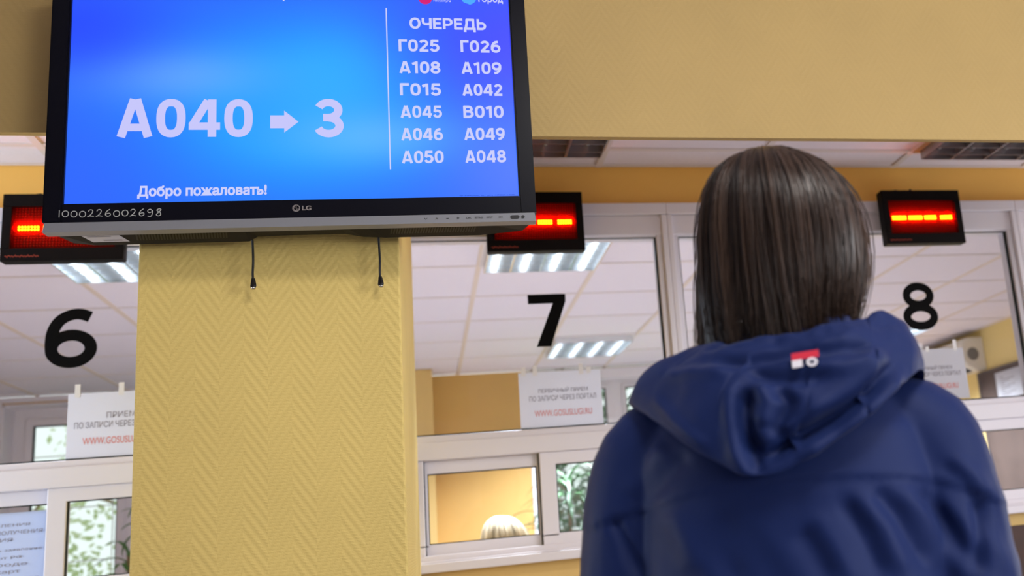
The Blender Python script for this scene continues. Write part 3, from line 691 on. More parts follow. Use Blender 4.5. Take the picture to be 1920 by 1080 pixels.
# inventory number, written by hand in paint marker
ST = {'1': [[(.5, 1), (.5, 0)]], '0': [[(.5 + .42 * cos(a), .45 + .42 * sin(a)) for a in [pi / 2 + 2 * pi * k / 12 for k in range(13)]]],
      '2': [[(.1, .75), (.3, .98), (.65, .95), (.7, .65), (.4, .25), (.0, .0), (.35, .12), (.9, .05)]],
      '6': [[(.75, 1), (.35, .75), (.12, .3), (.4, 0), (.8, .15), (.75, .42), (.35, .4), (.15, .25)]],
      '9': [[(.8, .75), (.5, 1), (.15, .8), (.3, .52), (.7, .6), (.85, .85), (.8, .3), (.55, -.05), (.15, .05)]],
      '8': [[(.6, 1), (.25, .78), (.75, .42), (.8, .1), (.45, -.02), (.2, .18), (.65, .6), (.85, .88), (.6, 1)]]}
b = BM(); xcur = -0.0068
for k, ch in enumerate('1000226002698'):
    wd = 0.0118 if ch != '1' else 0.006; lift = -0.0262 + 0.0006 * sin(k * 1.7) - 0.0012 * k / 13 + (0.0012 if ch in '6' else 0)
    for s in ST[ch]:
        P = [(p.x, p.y) for p in spl([(xcur + a * wd, lift + c_ * 0.0135, 0) for a, c_ in s], 4)]
        ribbon(b, tf, P, 0.0013, 0.0109)
    xcur += wd + (0.0022 if ch != '1' else 0.001)
obj('inventory_number', b, M_chalk, tv)
# back housing with its waved lower edge and slots
b = BM()
prof = [(-0.028, -0.050), (0.03, -0.0555), (0.30, -0.0555), (0.315, -0.0465), (0.355, -0.0455), (0.478, -0.0455), (0.512, -0.0525), (0.555, -0.0555), (0.74, -0.0555), (SW + 0.028, -0.048), (SW + 0.028, SH + 0.02), (-0.028, SH + 0.02)]
f0 = [b.verts.new(tf(a, c_ if c_ > 0 else -0.046, -0.019)) for a, c_ in prof]; f1 = [b.verts.new(tf(a + (0.02 if a < 0.4 else -0.02) * (1 if (a < 0 or a > 0.8) else 0), c_, -0.078)) for a, c_ in prof]
b.faces.new(f0[::-1]); b.faces.new(f1)
for i in range(len(prof)): b.faces.new((f0[i], f0[(i + 1) % len(prof)], f1[(i + 1) % len(prof)], f1[i]))
bmesh.ops.recalc_face_normals(b, faces=b.faces)
house = obj('back_housing', b, M_tvmatt, tv)
def under(a, d):                                   # a point on the sloping underside, d behind the glass
    return tf(a, -0.046 - 0.0095 * (d - 0.019) / 0.059 - 0.0004, -d)
for a0, a1, d0, d1 in ((0.105, 0.268, 0.034, 0.060), (0.565, 0.735, 0.034, 0.060)):
    b = BM()
    n = int((a1 - a0) / 0.0052)
    for k in range(n):
        a = a0 + k * 0.0052
        b.faces.new([b.verts.new(p) for p in (under(a, d1), under(a + 0.0030, d1), under(a + 0.0072, d0), under(a + 0.0042, d0))])
    obj('vent_slots', b, M_dark, house)
b = BM(); b.faces.new([b.verts.new(under(a, d) - Vector((0, 0, 0.0004))) for a, d in ((0.018, 0.034), (0.082, 0.034), (0.092, 0.062), (0.030, 0.062))])
lab = obj('bar_code_label', b, M_whitelabel, house)
b = BM()
for k in range(16):
    a = 0.050 + k * 0.002
    b.faces.new([b.verts.new(under(a + e, d) - Vector((0, 0, 0.0007))) for e, d in ((0, 0.052), (0.001, 0.052), (0.001, 0.058), (0, 0.058))])
b.faces.new([b.verts.new(under(a, d) - Vector((0, 0, 0.0007))) for a, d in ((0.026, 0.037), (0.066, 0.037), (0.067, 0.040), (0.027, 0.040))])
obj('label_print', b, M_ink, house)
b = BM(); fbox(b, tf, 0.25, 0.55, 0.10, 0.36, -0.104, -0.078, 0.003); obj('wall_mount', b, M_dark, tv)
# the two plugs dangling on their leads
def lead(p0, p1, label):
    t = thing('cable', label, 'cable', (p0[0], 2.098, p0[2] - 0.02), 'black leads hanging under the screen')
    b = BM(); x0, z0 = p0[0], p0[2]; x1, z1 = p1[0], p1[2]
    tube(b, spl([(x0, 2.075, z0 + 0.035), (x0, 2.098, z0), (x0 + 0.001, 2.10, (z0 + z1) / 2), (x1 - 0.0006, 2.1, z1 + 0.012), (x1, 2.1, z1 - 0.002)], 6), 0.0022, 8); obj('lead', b, M_dark, t, True)
    b = BM(); tube(b, [(x1, 2.1, z1 + 0.001), (x1 + 0.0004, 2.1, z1 - 0.004), (x1 + 0.0008, 2.099, z1 - 0.014), (x1 + 0.001, 2.099, z1 - 0.017)], [0.0035, 0.0045, 0.0062, 0.0055], 6); pl = obj('plug', b, M_dark, t)
    b = BM(); tube(b, [(x1 + 0.001, 2.099, z1 - 0.0165), (x1 + 0.001, 2.0985, z1 - 0.0205)], [0.0045, 0.0040], 10); obj('connector_tip', b, M_chrome, t, True)
lead((-0.3080, 0, 0.615), (-0.3072, 0, 0.542), 'black lead with plug hanging under the screen, left of the two on the pillar')
lead((-0.0718, 0, 0.615), (-0.0708, 0, 0.539), 'black lead with plug hanging under the screen, at the pillar\'s right edge')


LABEL_W = -0.150
# fold lines of the cloth, as (across, up) points on the back, width and height
HOOD = [
  ([(-0.083, 0.134), (-0.088, 0.103), (-0.086, 0.065), (-0.078, 0.043)], 0.0075, -0.0130),
  ([(-0.095, 0.146), (-0.1, 0.105), (-0.096, 0.066), (-0.083, 0.041)], 0.0100, 0.0070),
  ([(-0.05, 0.132), (-0.039, 0.112), (-0.054, 0.089), (-0.048, 0.072)], 0.0080, -0.0080),
  ([(-0.069, 0.138), (-0.06, 0.114), (-0.069, 0.09)], 0.0090, 0.0060),
  ([(-0.09, 0.085), (-0.072, 0.063), (-0.03, 0.08), (0.017, 0.103)], 0.0070, -0.0080),
  ([(0.082, 0.148), (0.052, 0.119), (0.004, 0.088), (-0.043, 0.068), (-0.072, 0.053)], 0.0075, -0.0120),
  ([(0.087, 0.135), (0.056, 0.108), (0.008, 0.074), (-0.039, 0.054)], 0.0100, 0.0080),
  ([(0.068, 0.165), (0.049, 0.139), (0.006, 0.11), (-0.029, 0.092)], 0.0120, 0.0060),
  ([(0.089, 0.122), (0.072, 0.106), (0.047, 0.084)], 0.0060, -0.0110),
  ([(0.098, 0.128), (0.077, 0.102), (0.052, 0.078)], 0.0060, 0.0070),
  ([(0.01, 0.138), (-0.024, 0.135), (-0.057, 0.142), (-0.078, 0.153)], 0.0080, -0.0060),
  ([(0.056, 0.152), (0.021, 0.142), (-0.023, 0.147)], 0.0090, 0.0050),
  ([(-0.122, 0.171), (-0.077, 0.165), (-0.032, 0.168), (0.013, 0.166), (0.063, 0.166)], 0.0060, -0.0070),
  ([(-0.175, 0.164), (-0.14, 0.16), (-0.095, 0.152)], 0.0080, 0.0040),
  ([(-0.191, 0.14), (-0.162, 0.106), (-0.126, 0.074)], 0.0070, 0.0040),
]
FOLDS = [
  ([(-0.042, -0.016), (-0.028, -0.041), (-0.015, -0.072)], 0.0120, -0.0070),
  ([(-0.029, -0.0), (-0.006, -0.04), (0.011, -0.079)], 0.0120, 0.0060),
  ([(0.005, 0.01), (0.023, -0.027), (0.038, -0.076)], 0.0100, -0.0080),
  ([(0.017, 0.017), (0.045, -0.024), (0.061, -0.073)], 0.0100, 0.0060),
  ([(0.04, 0.018), (0.063, -0.014), (0.088, -0.07)], 0.0090, -0.0080),
  ([(0.062, 0.017), (0.09, -0.017), (0.114, -0.078)], 0.0110, 0.0060),
  ([(0.088, 0.013), (0.111, -0.022), (0.131, -0.069)], 0.0090, -0.0070),
  ([(0.11, 0.008), (0.132, -0.026), (0.143, -0.059)], 0.0100, 0.0050),
  ([(0.129, 0.045), (0.149, 0.021), (0.16, -0.002)], 0.0100, 0.0050),
  ([(0.114, 0.04), (0.138, 0.016), (0.151, -0.004)], 0.0080, -0.0050),
  ([(-0.255, 0.016), (-0.243, -0.008), (-0.225, -0.054)], 0.0080, -0.0090),
  ([(0.155, 0.001), (0.149, -0.039), (0.136, -0.085)], 0.0100, -0.0120),
  ([(-0.231, 0.035), (-0.205, 0.067), (-0.18, 0.087)], 0.0140, 0.0060),
  ([(-0.218, 0.017), (-0.183, 0.053), (-0.152, 0.073)], 0.0120, -0.0050),
  ([(-0.181, 0.014), (-0.166, -0.015), (-0.164, -0.053)], 0.0140, 0.0040),
  ([(-0.124, 0.008), (-0.117, -0.031), (-0.109, -0.064)], 0.0160, -0.0040),
]
# ------------------------------------------------------------------ office furniture, plants, garden
t = thing('air_conditioner', 'white wall air conditioner high in the far right corner of the office', 'air conditioner', (4.44, 7.98, 1.0))
b = BM()
prof = [(0.0, 0.0), (-0.10, 0.0), (-0.165, 0.03), (-0.20, 0.085), (-0.205, 0.20), (-0.19, 0.255), (-0.15, 0.275), (0.0, 0.275)]
A_ = [b.verts.new((XR + a, 7.55, 1.015 + c_)) for a, c_ in prof]; B_ = [b.verts.new((XR + a, 8.42, 1.015 + c_)) for a, c_ in prof]
b.faces.new(A_); b.faces.new(B_[::-1])
for i in range(len(prof)): b.faces.new((A_[i], B_[i], B_[(i + 1) % len(prof)], A_[(i + 1) % len(prof)]))
bmesh.ops.recalc_face_normals(b, faces=b.faces); bmesh.ops.bevel(b, geom=[e for e in b.edges if abs(e.verts[0].co.y - e.verts[1].co.y) < 1e-6], offset=0.008, segments=2, affect='EDGES')
obj('casing', b, M_ac, t)
b = BM()
for k in range(3): box(b, XR - 0.16 - 0.012 * k, XR - 0.10, 7.62, 8.36, 1.008 + k * 0.010, 1.012 + k * 0.010)
obj('louvre', b, M_acdark, t)
b = BM(); tube(b, [(XR - 0.11, 7.5505, 1.15), (XR - 0.11, 7.5465, 1.15)], [0.055, 0.05], 24); obj('side_vent', b, M_acdark, t)

t = thing('notice_board', 'large brown grey pinboard on the yellow right wall of the office', 'notice board', (XR - 0.02, 6.4, -0.45))
b = BM(); box(b, XR - 0.022, XR - 0.001, 5.2, 7.655, -0.45, 0.985); obj('felt_panel', b, M_board, t)
b = BM(); box(b, XR - 0.03, XR - 0.001, 7.655, 7.68, -0.475, 1.0, 0.003); box(b, XR - 0.03, XR - 0.001, 5.175, 7.655, 0.985, 1.0, 0.003); box(b, XR - 0.03, XR - 0.001, 5.175, 7.655, -0.475, -0.45, 0.003); box(b, XR - 0.03, XR - 0.001, 5.175, 5.2, -0.45, 0.985, 0.003); obj('frame', b, M_boardframe, t)
def pinned(y0, y1, z0, z1, label):
    t = thing('pinned_sheet', label, 'notice', (XR - 0.025, (y0 + y1) / 2, z0), 'sheets pinned on the office board')
    b = BM(); box(b, XR - 0.026, XR - 0.0245, y0, y1, z0, z1); obj('sheet', b, M_sheet, t)
    b = BM(); fm = frame_map((XR - 0.0262, y1, z0), (0, -1, 0), (0, 0, 1), (-1, 0, 0))
    for k in range(9): ribbon(b, fm, [(0.07, 0.03 + k * 0.018), (0.07 + 0.22 * (0.6 + 0.4 * sin(k * 2.1)), 0.03 + k * 0.018)], 0.006, 0.0004)
    obj('lettering', b, M_ink, t)
pinned(6.98, 7.405, 0.735, 0.955, 'white sheet on the pinboard, seen at the right edge behind the glass')

def leaf(b, p, az, ln, up0, droop, wd, n=8):
    d = Vector((cos(az), sin(az), 0)); sd = Vector((-sin(az), cos(az), 0)); pts = []
    pos = Vector(p); ang = up0
    rows = []
    for i in range(n + 1):
        tt = i / n; wv = wd * (sin(pi * min(1, tt * 0.92 + 0.08)) ** 0.7) * (1 - tt * 0.25) if i < n else 0.0005
        rows.append((b.verts.new(pos + sd * wv / 2 + Vector((0, 0, wv * 0.2))), b.verts.new(pos), b.verts.new(pos - sd * wv / 2 + Vector((0, 0, wv * 0.2)))))
        pos = pos + (d * cos(ang) + Vector((0, 0, sin(ang)))) * ln / n; ang -= droop / n
    for i in range(n):
        for k in (0, 1): b.faces.new((rows[i][k], rows[i][k + 1], rows[i + 1][k + 1], rows[i + 1][k]))
def plant(x, y, ztop, stems, label, m, ln=0.38, wd=0.035, seed=1):
    r = random.Random(seed)
    t = thing('potted_plant', label, 'plant', (x, y, -ZO), 'tall pot plants by the office windows')
    b = BM(); tube(b, [(x, y, -ZO), (x, y, -ZO + 0.04), (x, y, -ZO + 0.26), (x, y, -ZO + 0.27), (x, y, -ZO + 0.30)], [0.11, 0.12, 0.155, 0.17, 0.17], 24); obj('pot', b, M_pot, t, True)
    b = BM(); tube(b, [(x, y, -ZO + 0.298), (x, y, -ZO + 0.306)], [0.155, 0.15], 24); obj('soil', b, M_soil, t)
    for k, (dx, dy, zt, nl) in enumerate(stems):
        b = BM(); top = Vector((x + dx, y + dy, zt))
        tube(b, spl([(x + dx * .15, y + dy * .15, -ZO + 0.30), (x + dx * .5, y + dy * .4, (-ZO + zt) / 2), tuple(top)], 6), 0.011, 8); obj('stem', b, M_stem, t, True)
        b = BM()
        for q in range(nl):
            az = q * 2.399 + r.random() * .4; h = top - Vector((0, 0, 0.22 * (q / nl)))
            leaf(b, h, az, ln * r.uniform(.75, 1.1), r.uniform(0.5, 1.2) * (1 - 0.5 * q / nl), r.uniform(1.5, 2.4), wd * r.uniform(.8, 1.15))
        obj('leaves', b, m, t, True)
plant(0.98, 7.35, 0.40, [(0.0, 0.0, 0.36, 34), (0.16, 0.05, 0.22, 28), (-0.12, 0.1, 0.10, 24)], 'bushy dracaena with long drooping leaves in front of the far right garden window', M_leaf2, 0.42, 0.034, 3)
plant(-1.76, 7.6, 0.40, [(0.03, 0.0, 0.42, 16), (-0.10, 0.05, 0.16, 12)], 'thin stemmed plant with few leaves before the left garden window', M_leaf, 0.26, 0.04, 5)

def tree(x, y, h, r0, n, label, m, seed, z0=-ZO - 0.4):
    r = random.Random(seed)
    t = thing('garden_tree', label, 'tree', (x, y, z0), 'trees in the garden outside')
    b = BM(); tube(b, spl([(x, y, z0), (x + 0.06, y, z0 + h * .3), (x - 0.05, y + .05, z0 + h * .6), (x, y, z0 + h * .9)], 6), [0.10 * (1 - .035 * i) for i in range(19)], 10)
    for k in range(6):
        a = k * 1.1; zz = z0 + h * (.35 + .08 * k)
        tube(b, [(x, y, zz), (x + cos(a) * r0 * .45, y + sin(a) * r0 * .45, zz + .35), (x + cos(a) * r0 * .8, y + sin(a) * r0 * .8, zz + .55)], [0.035, 0.022, 0.01], 6)
    obj('trunk', b, M_stem, t, True)
    b = BM()
    blobs = [(x + r.uniform(-.7, .7) * r0, y + r.uniform(-.5, .5) * r0, z0 + h * r.uniform(.40, 1.0), r0 * r.uniform(.28, .5)) for k in range(22)]
    for k in range(n):
        bx = blobs[k % len(blobs)]; d = Vector((r.gauss(0, 1), r.gauss(0, 1), r.gauss(0, 1))).normalized() * bx[3] * r.uniform(.45, 1.0)
        p = Vector(bx[:3]) + d; a = Vector((r.gauss(0, 1), r.gauss(0, 1), r.gauss(0, .6))).normalized(); c_ = a.orthogonal().normalized(); s = r.uniform(.035, .065)
        b.faces.new([b.verts.new(p + a * s), b.verts.new(p + c_ * s * .55), b.verts.new(p - a * s), b.verts.new(p - c_ * s * .55)])
    obj('crown', b, m, t)
def leafmat(n, c):
    m = mat(n, c, 0.5, 0.3, noise_amt=0.3, nscale=3); p = m.node_tree.nodes['Principled BSDF']
    nt = m.node_tree; tr = nt.nodes.new('ShaderNodeBsdfTranslucent'); tr.inputs[0].default_value = lin(c)
    mx = nt.nodes.new('ShaderNodeMixShader'); mx.inputs[0].default_value = 0.45
    nt.links.new(p.outputs[0], mx.inputs[1]); nt.links.new(tr.outputs[0], mx.inputs[2]); nt.links.new(mx.outputs[0], nt.nodes['Material Output'].inputs[0])
    return m
G1 = leafmat('fresh green foliage', (104, 150, 62)); G2 = leafmat('mid green foliage', (56, 104, 44)); G3 = leafmat('pale green foliage', (206, 226, 170))
tree(3.9, 11.6, 3.4, 1.3, 4200, 'leafy green tree outside the right garden window', G1, 11)
tree(1.9, 10.9, 3.0, 1.1, 3600, 'dense dark green bush outside just behind the bushy pot plant', G2, 17)
tree(5.6, 14.2, 4.0, 1.6, 2600, 'darker tree outside, further right behind the standing person', G2, 12)
tree(1.2, 14.6, 3.8, 1.2, 1800, 'green tree outside to the left of the right garden window', G2, 13)
tree(-2.7, 13.6, 3.6, 1.5, 900, 'pale thin tree outside the left garden window', G3, 14)
tree(-4.3, 12.6, 2.6, 1.1, 700, 'pale shrubby tree outside at the far left', G3, 15)
bm = BM(); box(bm, -14, 14, 8.95, 22, -ZO - 0.5, -ZO - 0.4); struct('ground_garden', bm, mat('garden lawn', (120, 150, 84), 0.9, 0.1, noise_amt=0.2, nscale=3))

# ------------------------------------------------------------------ people
def ell(b, c, r, seg=24, rings=16):
    q = bmesh.ops.create_uvsphere(b, u_segments=seg, v_segments=rings, radius=1.0)
    for v in q['verts']: v.co = Vector((c[0] + v.co.x * r[0], c[1] + v.co.y * r[1], c[2] + v.co.z * r[2]))
def loft(b, rings, ex=2.4, seg=40):
    R = []
    for cs, cw, z, a, d in rings:
        row = []
        for k in range(seg):
            q = 2 * pi * k / seg; cc, ss = cos(q), sin(q)
            row.append(b.verts.new((cs + a * math.copysign(abs(cc) ** (2 / ex), cc), cw + d * math.copysign(abs(ss) ** (2 / ex), ss), z)))
        R.append(row)
    for i in range(len(R) - 1):
        for k in range(seg): b.faces.new((R[i][k], R[i][(k + 1) % seg], R[i + 1][(k + 1) % seg], R[i + 1][k]))
    b.faces.new(R[0][::-1]); b.faces.new(R[-1]); bmesh.ops.recalc_face_normals(b, faces=b.faces)
def arr(me): a = np.empty(len(me.vertices) * 3); me.vertices.foreach_get('co', a); return a.reshape(-1, 3)
def nrm(me): a = np.empty(len(me.vertices) * 3); me.vertices.foreach_get('normal', a); return a.reshape(-1, 3)
def put(me, a): me.vertices.foreach_set('co', a.ravel()); me.update()
def pdist(P, pl):
    """distance of 2-D points to a polyline, and the signed side"""
    best = np.full(len(P), 1e9); par = np.zeros(len(P)); side = np.zeros(len(P)); n = len(pl) - 1
    for i in range(n):
        a = np.array(pl[i]); d = np.array(pl[i + 1]) - a; L2 = d @ d
        t_ = np.clip(((P - a) @ d) / L2, 0, 1); q = P - a - t_[:, None] * d; dd = np.hypot(q[:, 0], q[:, 1])
        m_ = dd < best; best[m_] = dd[m_]; par[m_] = (i + t_[m_]) / n; side[m_] = np.sign(d[0] * q[m_, 1] - d[1] * q[m_, 0])
    return best, par, side
def ridge(P, pl, wd, amp, ends=True):
    d, t_, s_ = pdist(P, pl); f = np.exp(-(d / wd) ** 2) * amp
    if ends: f *= np.clip(np.minimum(t_, 1 - t_) * 6 + 0.15, 0, 1)
    return f
def nz(P, sc_, off=0.0):
    return np.array([noise.noise(Vector((p[0] * sc_ + off, p[1] * sc_ - off, p[2] * sc_ + 2 * off))) for p in P])

class Frame:
    def __init__(self, o, ang):                     # ang: direction faced, 0 = along +Y
        self.o = Vector(o); self.w = Vector((sin(ang), cos(ang), 0)); self.s = Vector((cos(ang), -sin(ang), 0))
    def mesh(self, me):
        a = arr(me); S, W = np.array(self.s), np.array(self.w)
        q = a[:, :1] * S + a[:, 1:2] * W; q[:, 2] += a[:, 2]; q += np.array(self.o); q[:, 2] += ZO
        put(me, q); return me
def part(name, me, m, parent, fr, smooth=True):
    return link_mesh(name, fr.mesh(me), m, parent, smooth)

def head_shape(b, H, k=1.0, yawd=0.0):
    x, y, z = H
    ell(b, (x, y, z + 0.018), (0.074 * k, 0.095 * k, 0.098 * k)); ell(b, (x, y + 0.028, z - 0.045), (0.060 * k, 0.068 * k, 0.072 * k))
    ell(b, (x, y + 0.070, z - 0.085), (0.026, 0.022, 0.020))                                       # chin
    tube(b, [(x, y + 0.092, z + 0.012), (x, y + 0.106, z - 0.018), (x, y + 0.112, z - 0.030), (x, y + 0.096, z - 0.038)], [0.007, 0.010, 0.013, 0.010], 8)   # nose
    ell(b, (x, y + 0.090, z - 0.058), (0.022, 0.009, 0.007)); ell(b, (x, y + 0.088, z - 0.068), (0.019, 0.009, 0.006))  # lips
    for s_ in (-1, 1):
        ell(b, (x + s_ * 0.076 * k, y - 0.005, z - 0.012), (0.010, 0.018, 0.030)); ell(b, (x + s_ * 0.034, y + 0.086, z + 0.026), (0.022, 0.010, 0.006))
def hand(b, wr, side, dirv=Vector((0, 0.05, -1))):
    d = dirv.normalized(); w_ = Vector(wr); sd = Vector((side * -1, 0, 0)); fwd = Vector((0, 1, 0))
    palm = w_ + d * 0.055; 
    loft_pts = [(w_ - d * .02, 0.024), (w_ + d * 0.02, 0.026), (w_ + d * 0.05, 0.030), (w_ + d * 0.085, 0.028)]
    for q, r in loft_pts: ell(b, q, (0.016, r * 1.15, 0.026), 12, 8)
    for k, ln in enumerate((0.070, 0.080, 0.075, 0.058)):
        base = w_ + d * 0.085 + fwd * (0.027 - 0.018 * k)
        p1 = base + d * ln * .45 + sd * .004; p2 = p1 + d * ln * .32 + sd * 0.014; p3 = p2 + d * ln * .18 + sd * 0.016
        tube(b, [base - d * .02, base, p1, p2, p3], [0.0085, 0.0085, 0.008, 0.0072, 0.006], 8)
    tb = w_ + d * 0.025 + fwd * 0.026
    tube(b, [tb - fwd * .012, tb + fwd * .014 + d * .02 + sd * .006, tb + fwd * .024 + d * .048 + sd * .012, tb + fwd * .026 + d * .066 + sd * .018], [0.012, 0.011, 0.009, 0.007], 8)
def remeshed(b, vox, it=6, f=0.5):
    return evaluated(b, [('REMESH', dict(mode='VOXEL', voxel_size=vox)), ('SMOOTH', dict(factor=f, iterations=it))])

def hair(root, fr, H, m_strand, ends, a_s, a_b, a_f, top, n, seed, rad=0.0009, part_s=-0.012, front=2.25, tone=(0.75, 1.25), name='hair', side_in=(0.0, 0.0), nape=0.30):
    """cap and strands: each strand leaves the crown, follows the skull and falls straight down"""
    r = random.Random(seed); x, y, z = H
    def A(phi):
        c_, s_ = cos(phi), sin(phi); ab = a_b if c_ > 0 else a_f
        return 1 / sqrt((s_ / a_s) ** 2 + (c_ / ab) ** 2)
    def wob(phi, zz): return noise.noise(Vector((phi * 5.5, zz * 4, 3.1))) * 0.0065 + noise.noise(Vector((phi * 15, zz * 4, 7.7))) * 0.0050
    def pt(phi, L, lift):
        """L: path length from the crown"""
        a = A(phi); q = pi / 2 * (a + top) / 2
        if L < q:
            th = L / q * pi / 2; rho = a * sin(th) ** 0.92; zz = z + top * cos(th) ** 0.9
        else:
            d = L - q; zz = z - d; rho = a * (1.0 + 0.05 * min(1, d / 0.06))
            sd = sin(phi); k_in = side_in[0] if sd < 0 else side_in[1]
            k_in = k_in * abs(sd) + nape * max(0, cos(phi)) ** 2
            rho -= a * k_in * min(1.6, (d / 0.11)) ** 1.6
        rho += lift + wob(phi, zz) * min(1, L / 0.06)
        px_ = part_s * max(0, 1 - L / (q * .8))
        return (x + px_ + rho * sin(phi), y - 0.012 * max(0, 1 - L / (q * .8)) - rho * cos(phi), zz)
    def total(phi): return pi / 2 * (A(phi) + top) / 2 + max(-0.10, z - ends(phi))
    # the cap
    b = BM(); NU, NV = 72, 26; rows = []
    for i in range(NU):
        phi = -pi + 2 * pi * i / NU; T = total(phi) - (0.010 if abs(phi) < front else 0.0)
        rows.append([b.verts.new(pt(phi, T * (0.02 + 0.98 * j / NV), -0.006)) for j in range(NV + 1)])
    for i in range(NU):
        for j in range(NV): b.faces.new((rows[i][j], rows[i][j + 1], rows[(i + 1) % NU][j + 1], rows[(i + 1) % NU][j]))
    b.faces.new([rows[i][0] for i in range(NU)])
    me0 = bpy.data.meshes.new(name); b.to_mesh(me0); b.free(); n0 = len(me0.vertices)
    V, Fc, tones = [], [], []
    a0 = arr(me0); V = [tuple(p) for p in a0]; Fc = [tuple(p.vertices) for p in me0.polygons]; tones = [0.55] * n0
    bpy.data.meshes.remove(me0)
    for k in range(n):
        phi = r.uniform(-pi, pi)
        if abs(phi) > front and r.random() < .4: phi = r.uniform(-front, front)
        T = total(phi); st = T * (r.random() ** 1.3) * 0.55; en = T + r.gauss(-0.002, 0.014) + (0.02 if r.random() < .1 else 0)
        cl = noise.noise(Vector((phi * 13, 1.7, 0.3))); lift = r.uniform(-0.004, 0.0035) + 0.005 * cl; dphi = r.gauss(0, 0.035); tw = r.uniform(0, 6.28); fl = r.gauss(0, 0.6)
        if r.random() < .018: lift += r.uniform(0.002, 0.012)
        N = 13; tone_ = r.uniform(*tone) * (1 + 0.6 * noise.noise(Vector((phi * 9, 5.5, 2.2)))); base = len(V)
        for i in range(N):
            u = i / (N - 1); L = st + (en - st) * u
            ph = phi + dphi * u + 0.012 * sin(tw + u * 5) + 0.05 * noise.noise(Vector((phi * 6, u * 1.6, 9.0))) * u
            p = Vector(pt(ph, L, lift * min(1, 0.25 + u * 1.5)))
            if u > .8: p += Vector((cos(fl) - 1, 0, 0)) * 0 + Vector((0.010 * fl * (u - .8) / .2 * .6, 0.0, 0.0))
            rr = rad * (1 - 0.75 * max(0, (u - .55) / .45)) * (0.5 + min(.5, u * 3))
            c_ = Vector((sin(ph), -cos(ph), 0)); t_ = Vector((cos(ph), sin(ph), 0))
            if L < pi / 2 * (A(ph) + top) / 2: c_ = (c_ * sin(L / .19 * pi / 2) + Vector((0, 0, 1)) * cos(L / .19 * pi / 2)).normalized()
            for q in range(3):
                g = 2 * pi * q / 3 + pi / 2; V.append(tuple(p + (c_ * sin(g) + t_ * cos(g)) * rr)); tones.append(tone_)
        for i in range(N - 1):
            for q in range(3):
                a_ = base + i * 3; Fc.append((a_ + q, a_ + (q + 1) % 3, a_ + 3 + (q + 1) % 3, a_ + 3 + q))
    me = bpy.data.meshes.new(name); me.from_pydata(V, [], Fc); me.update()
    ca = me.color_attributes.new('strand_tone', 'FLOAT_COLOR', 'POINT')
    ca.data.foreach_set('color', np.repeat(np.array(tones, dtype=np.float32)[:, None], 4, 1).ravel())
    return part(name, me, m_strand, root, fr)
def hairmat(name, c, rough=0.34, spec=0.55):
    m = mat(name, c, rough, spec); nt = m.node_tree; p = nt.nodes['Principled BSDF']
    at = nt.nodes.new('ShaderNodeAttribute'); at.attribute_name = 'strand_tone'
    mx = nt.nodes.new('ShaderNodeMix'); mx.data_type = 'RGBA'; mx.blend_type = 'MULTIPLY'; mx.inputs[0].default_value = 1.0
    mx.inputs[6].default_value = lin(c); nt.links.new(at.outputs['Color'], mx.inputs[7]); nt.links.new(mx.outputs[2], p.inputs['Base Color'])
    return m

# ---- the standing visitor, seen from behind
VF = Frame((0.46, 1.13, 0), atan2(0.37703651, 0.92619839))
visitor = thing('person', 'person standing with their back to us in a navy hooded jacket, dark straight hair', 'person', (0.44, 1.13, -ZO))
CX = -0.057
HD = (-0.0315, 0.022, 0.322)
b = BM()
head_shape(b, HD)
tube(b, [(CX + .01, -0.005, 0.10), (CX + .018, 0.0, 0.20), (HD[0], 0.012, 0.27)], [0.062, 0.054, 0.052], 16)
loft(b, [(CX, 0, -0.46, .155, .10), (CX, 0, -0.36, .165, .105), (CX, 0, -0.20, .14, .095), (CX, 0, -0.05, .155, .10), (CX, 0, 0.06, .165, .095), (CX, 0, 0.12, .12, .075), (CX, 0, 0.16, .06, .055)])
for s_ in (-1, 1):
    tube(b, [(CX + s_ * .09, 0, -0.40), (CX + s_ * .095, 0.01, -0.60), (CX + s_ * .095, 0.012, -0.80), (CX + s_ * .097, -0.01, -0.97), (CX + s_ * .10, -0.012, -1.18)], [0.088, 0.078, 0.056, 0.052, 0.038], 14)
    ell(b, (CX + s_ * .105, 0.055, -1.215), (0.042, 0.115, 0.034))
    tube(b, [(CX + s_ * .155, 0, 0.075), (CX + s_ * .182, 0.0, -0.06), (CX + s_ * .195, 0.005, -0.20), (CX + s_ * .198, 0.03, -0.33), (CX + s_ * .195, 0.05, -0.44)], [0.046, 0.044, 0.038, 0.034, 0.026], 12)
    hand(b, (CX + s_ * .195, 0.055, -0.455), s_)
me = remeshed(b, 0.0055, 5)
body = part('body', me, M_skin, visitor, VF)
for s_ in (-1, 1):
    b = BM(); ell(b, (HD[0] + s_ * 0.032, HD[1] + 0.080, HD[2] + 0.006), (0.013, 0.012, 0.009), 12, 8)
    me = bpy.data.meshes.new('eye'); b.to_mesh(me); b.free(); part('eye', me, mat('eye white', (230, 226, 220), 0.3) if s_ < 0 else bpy.data.materials['eye white'], visitor, VF)

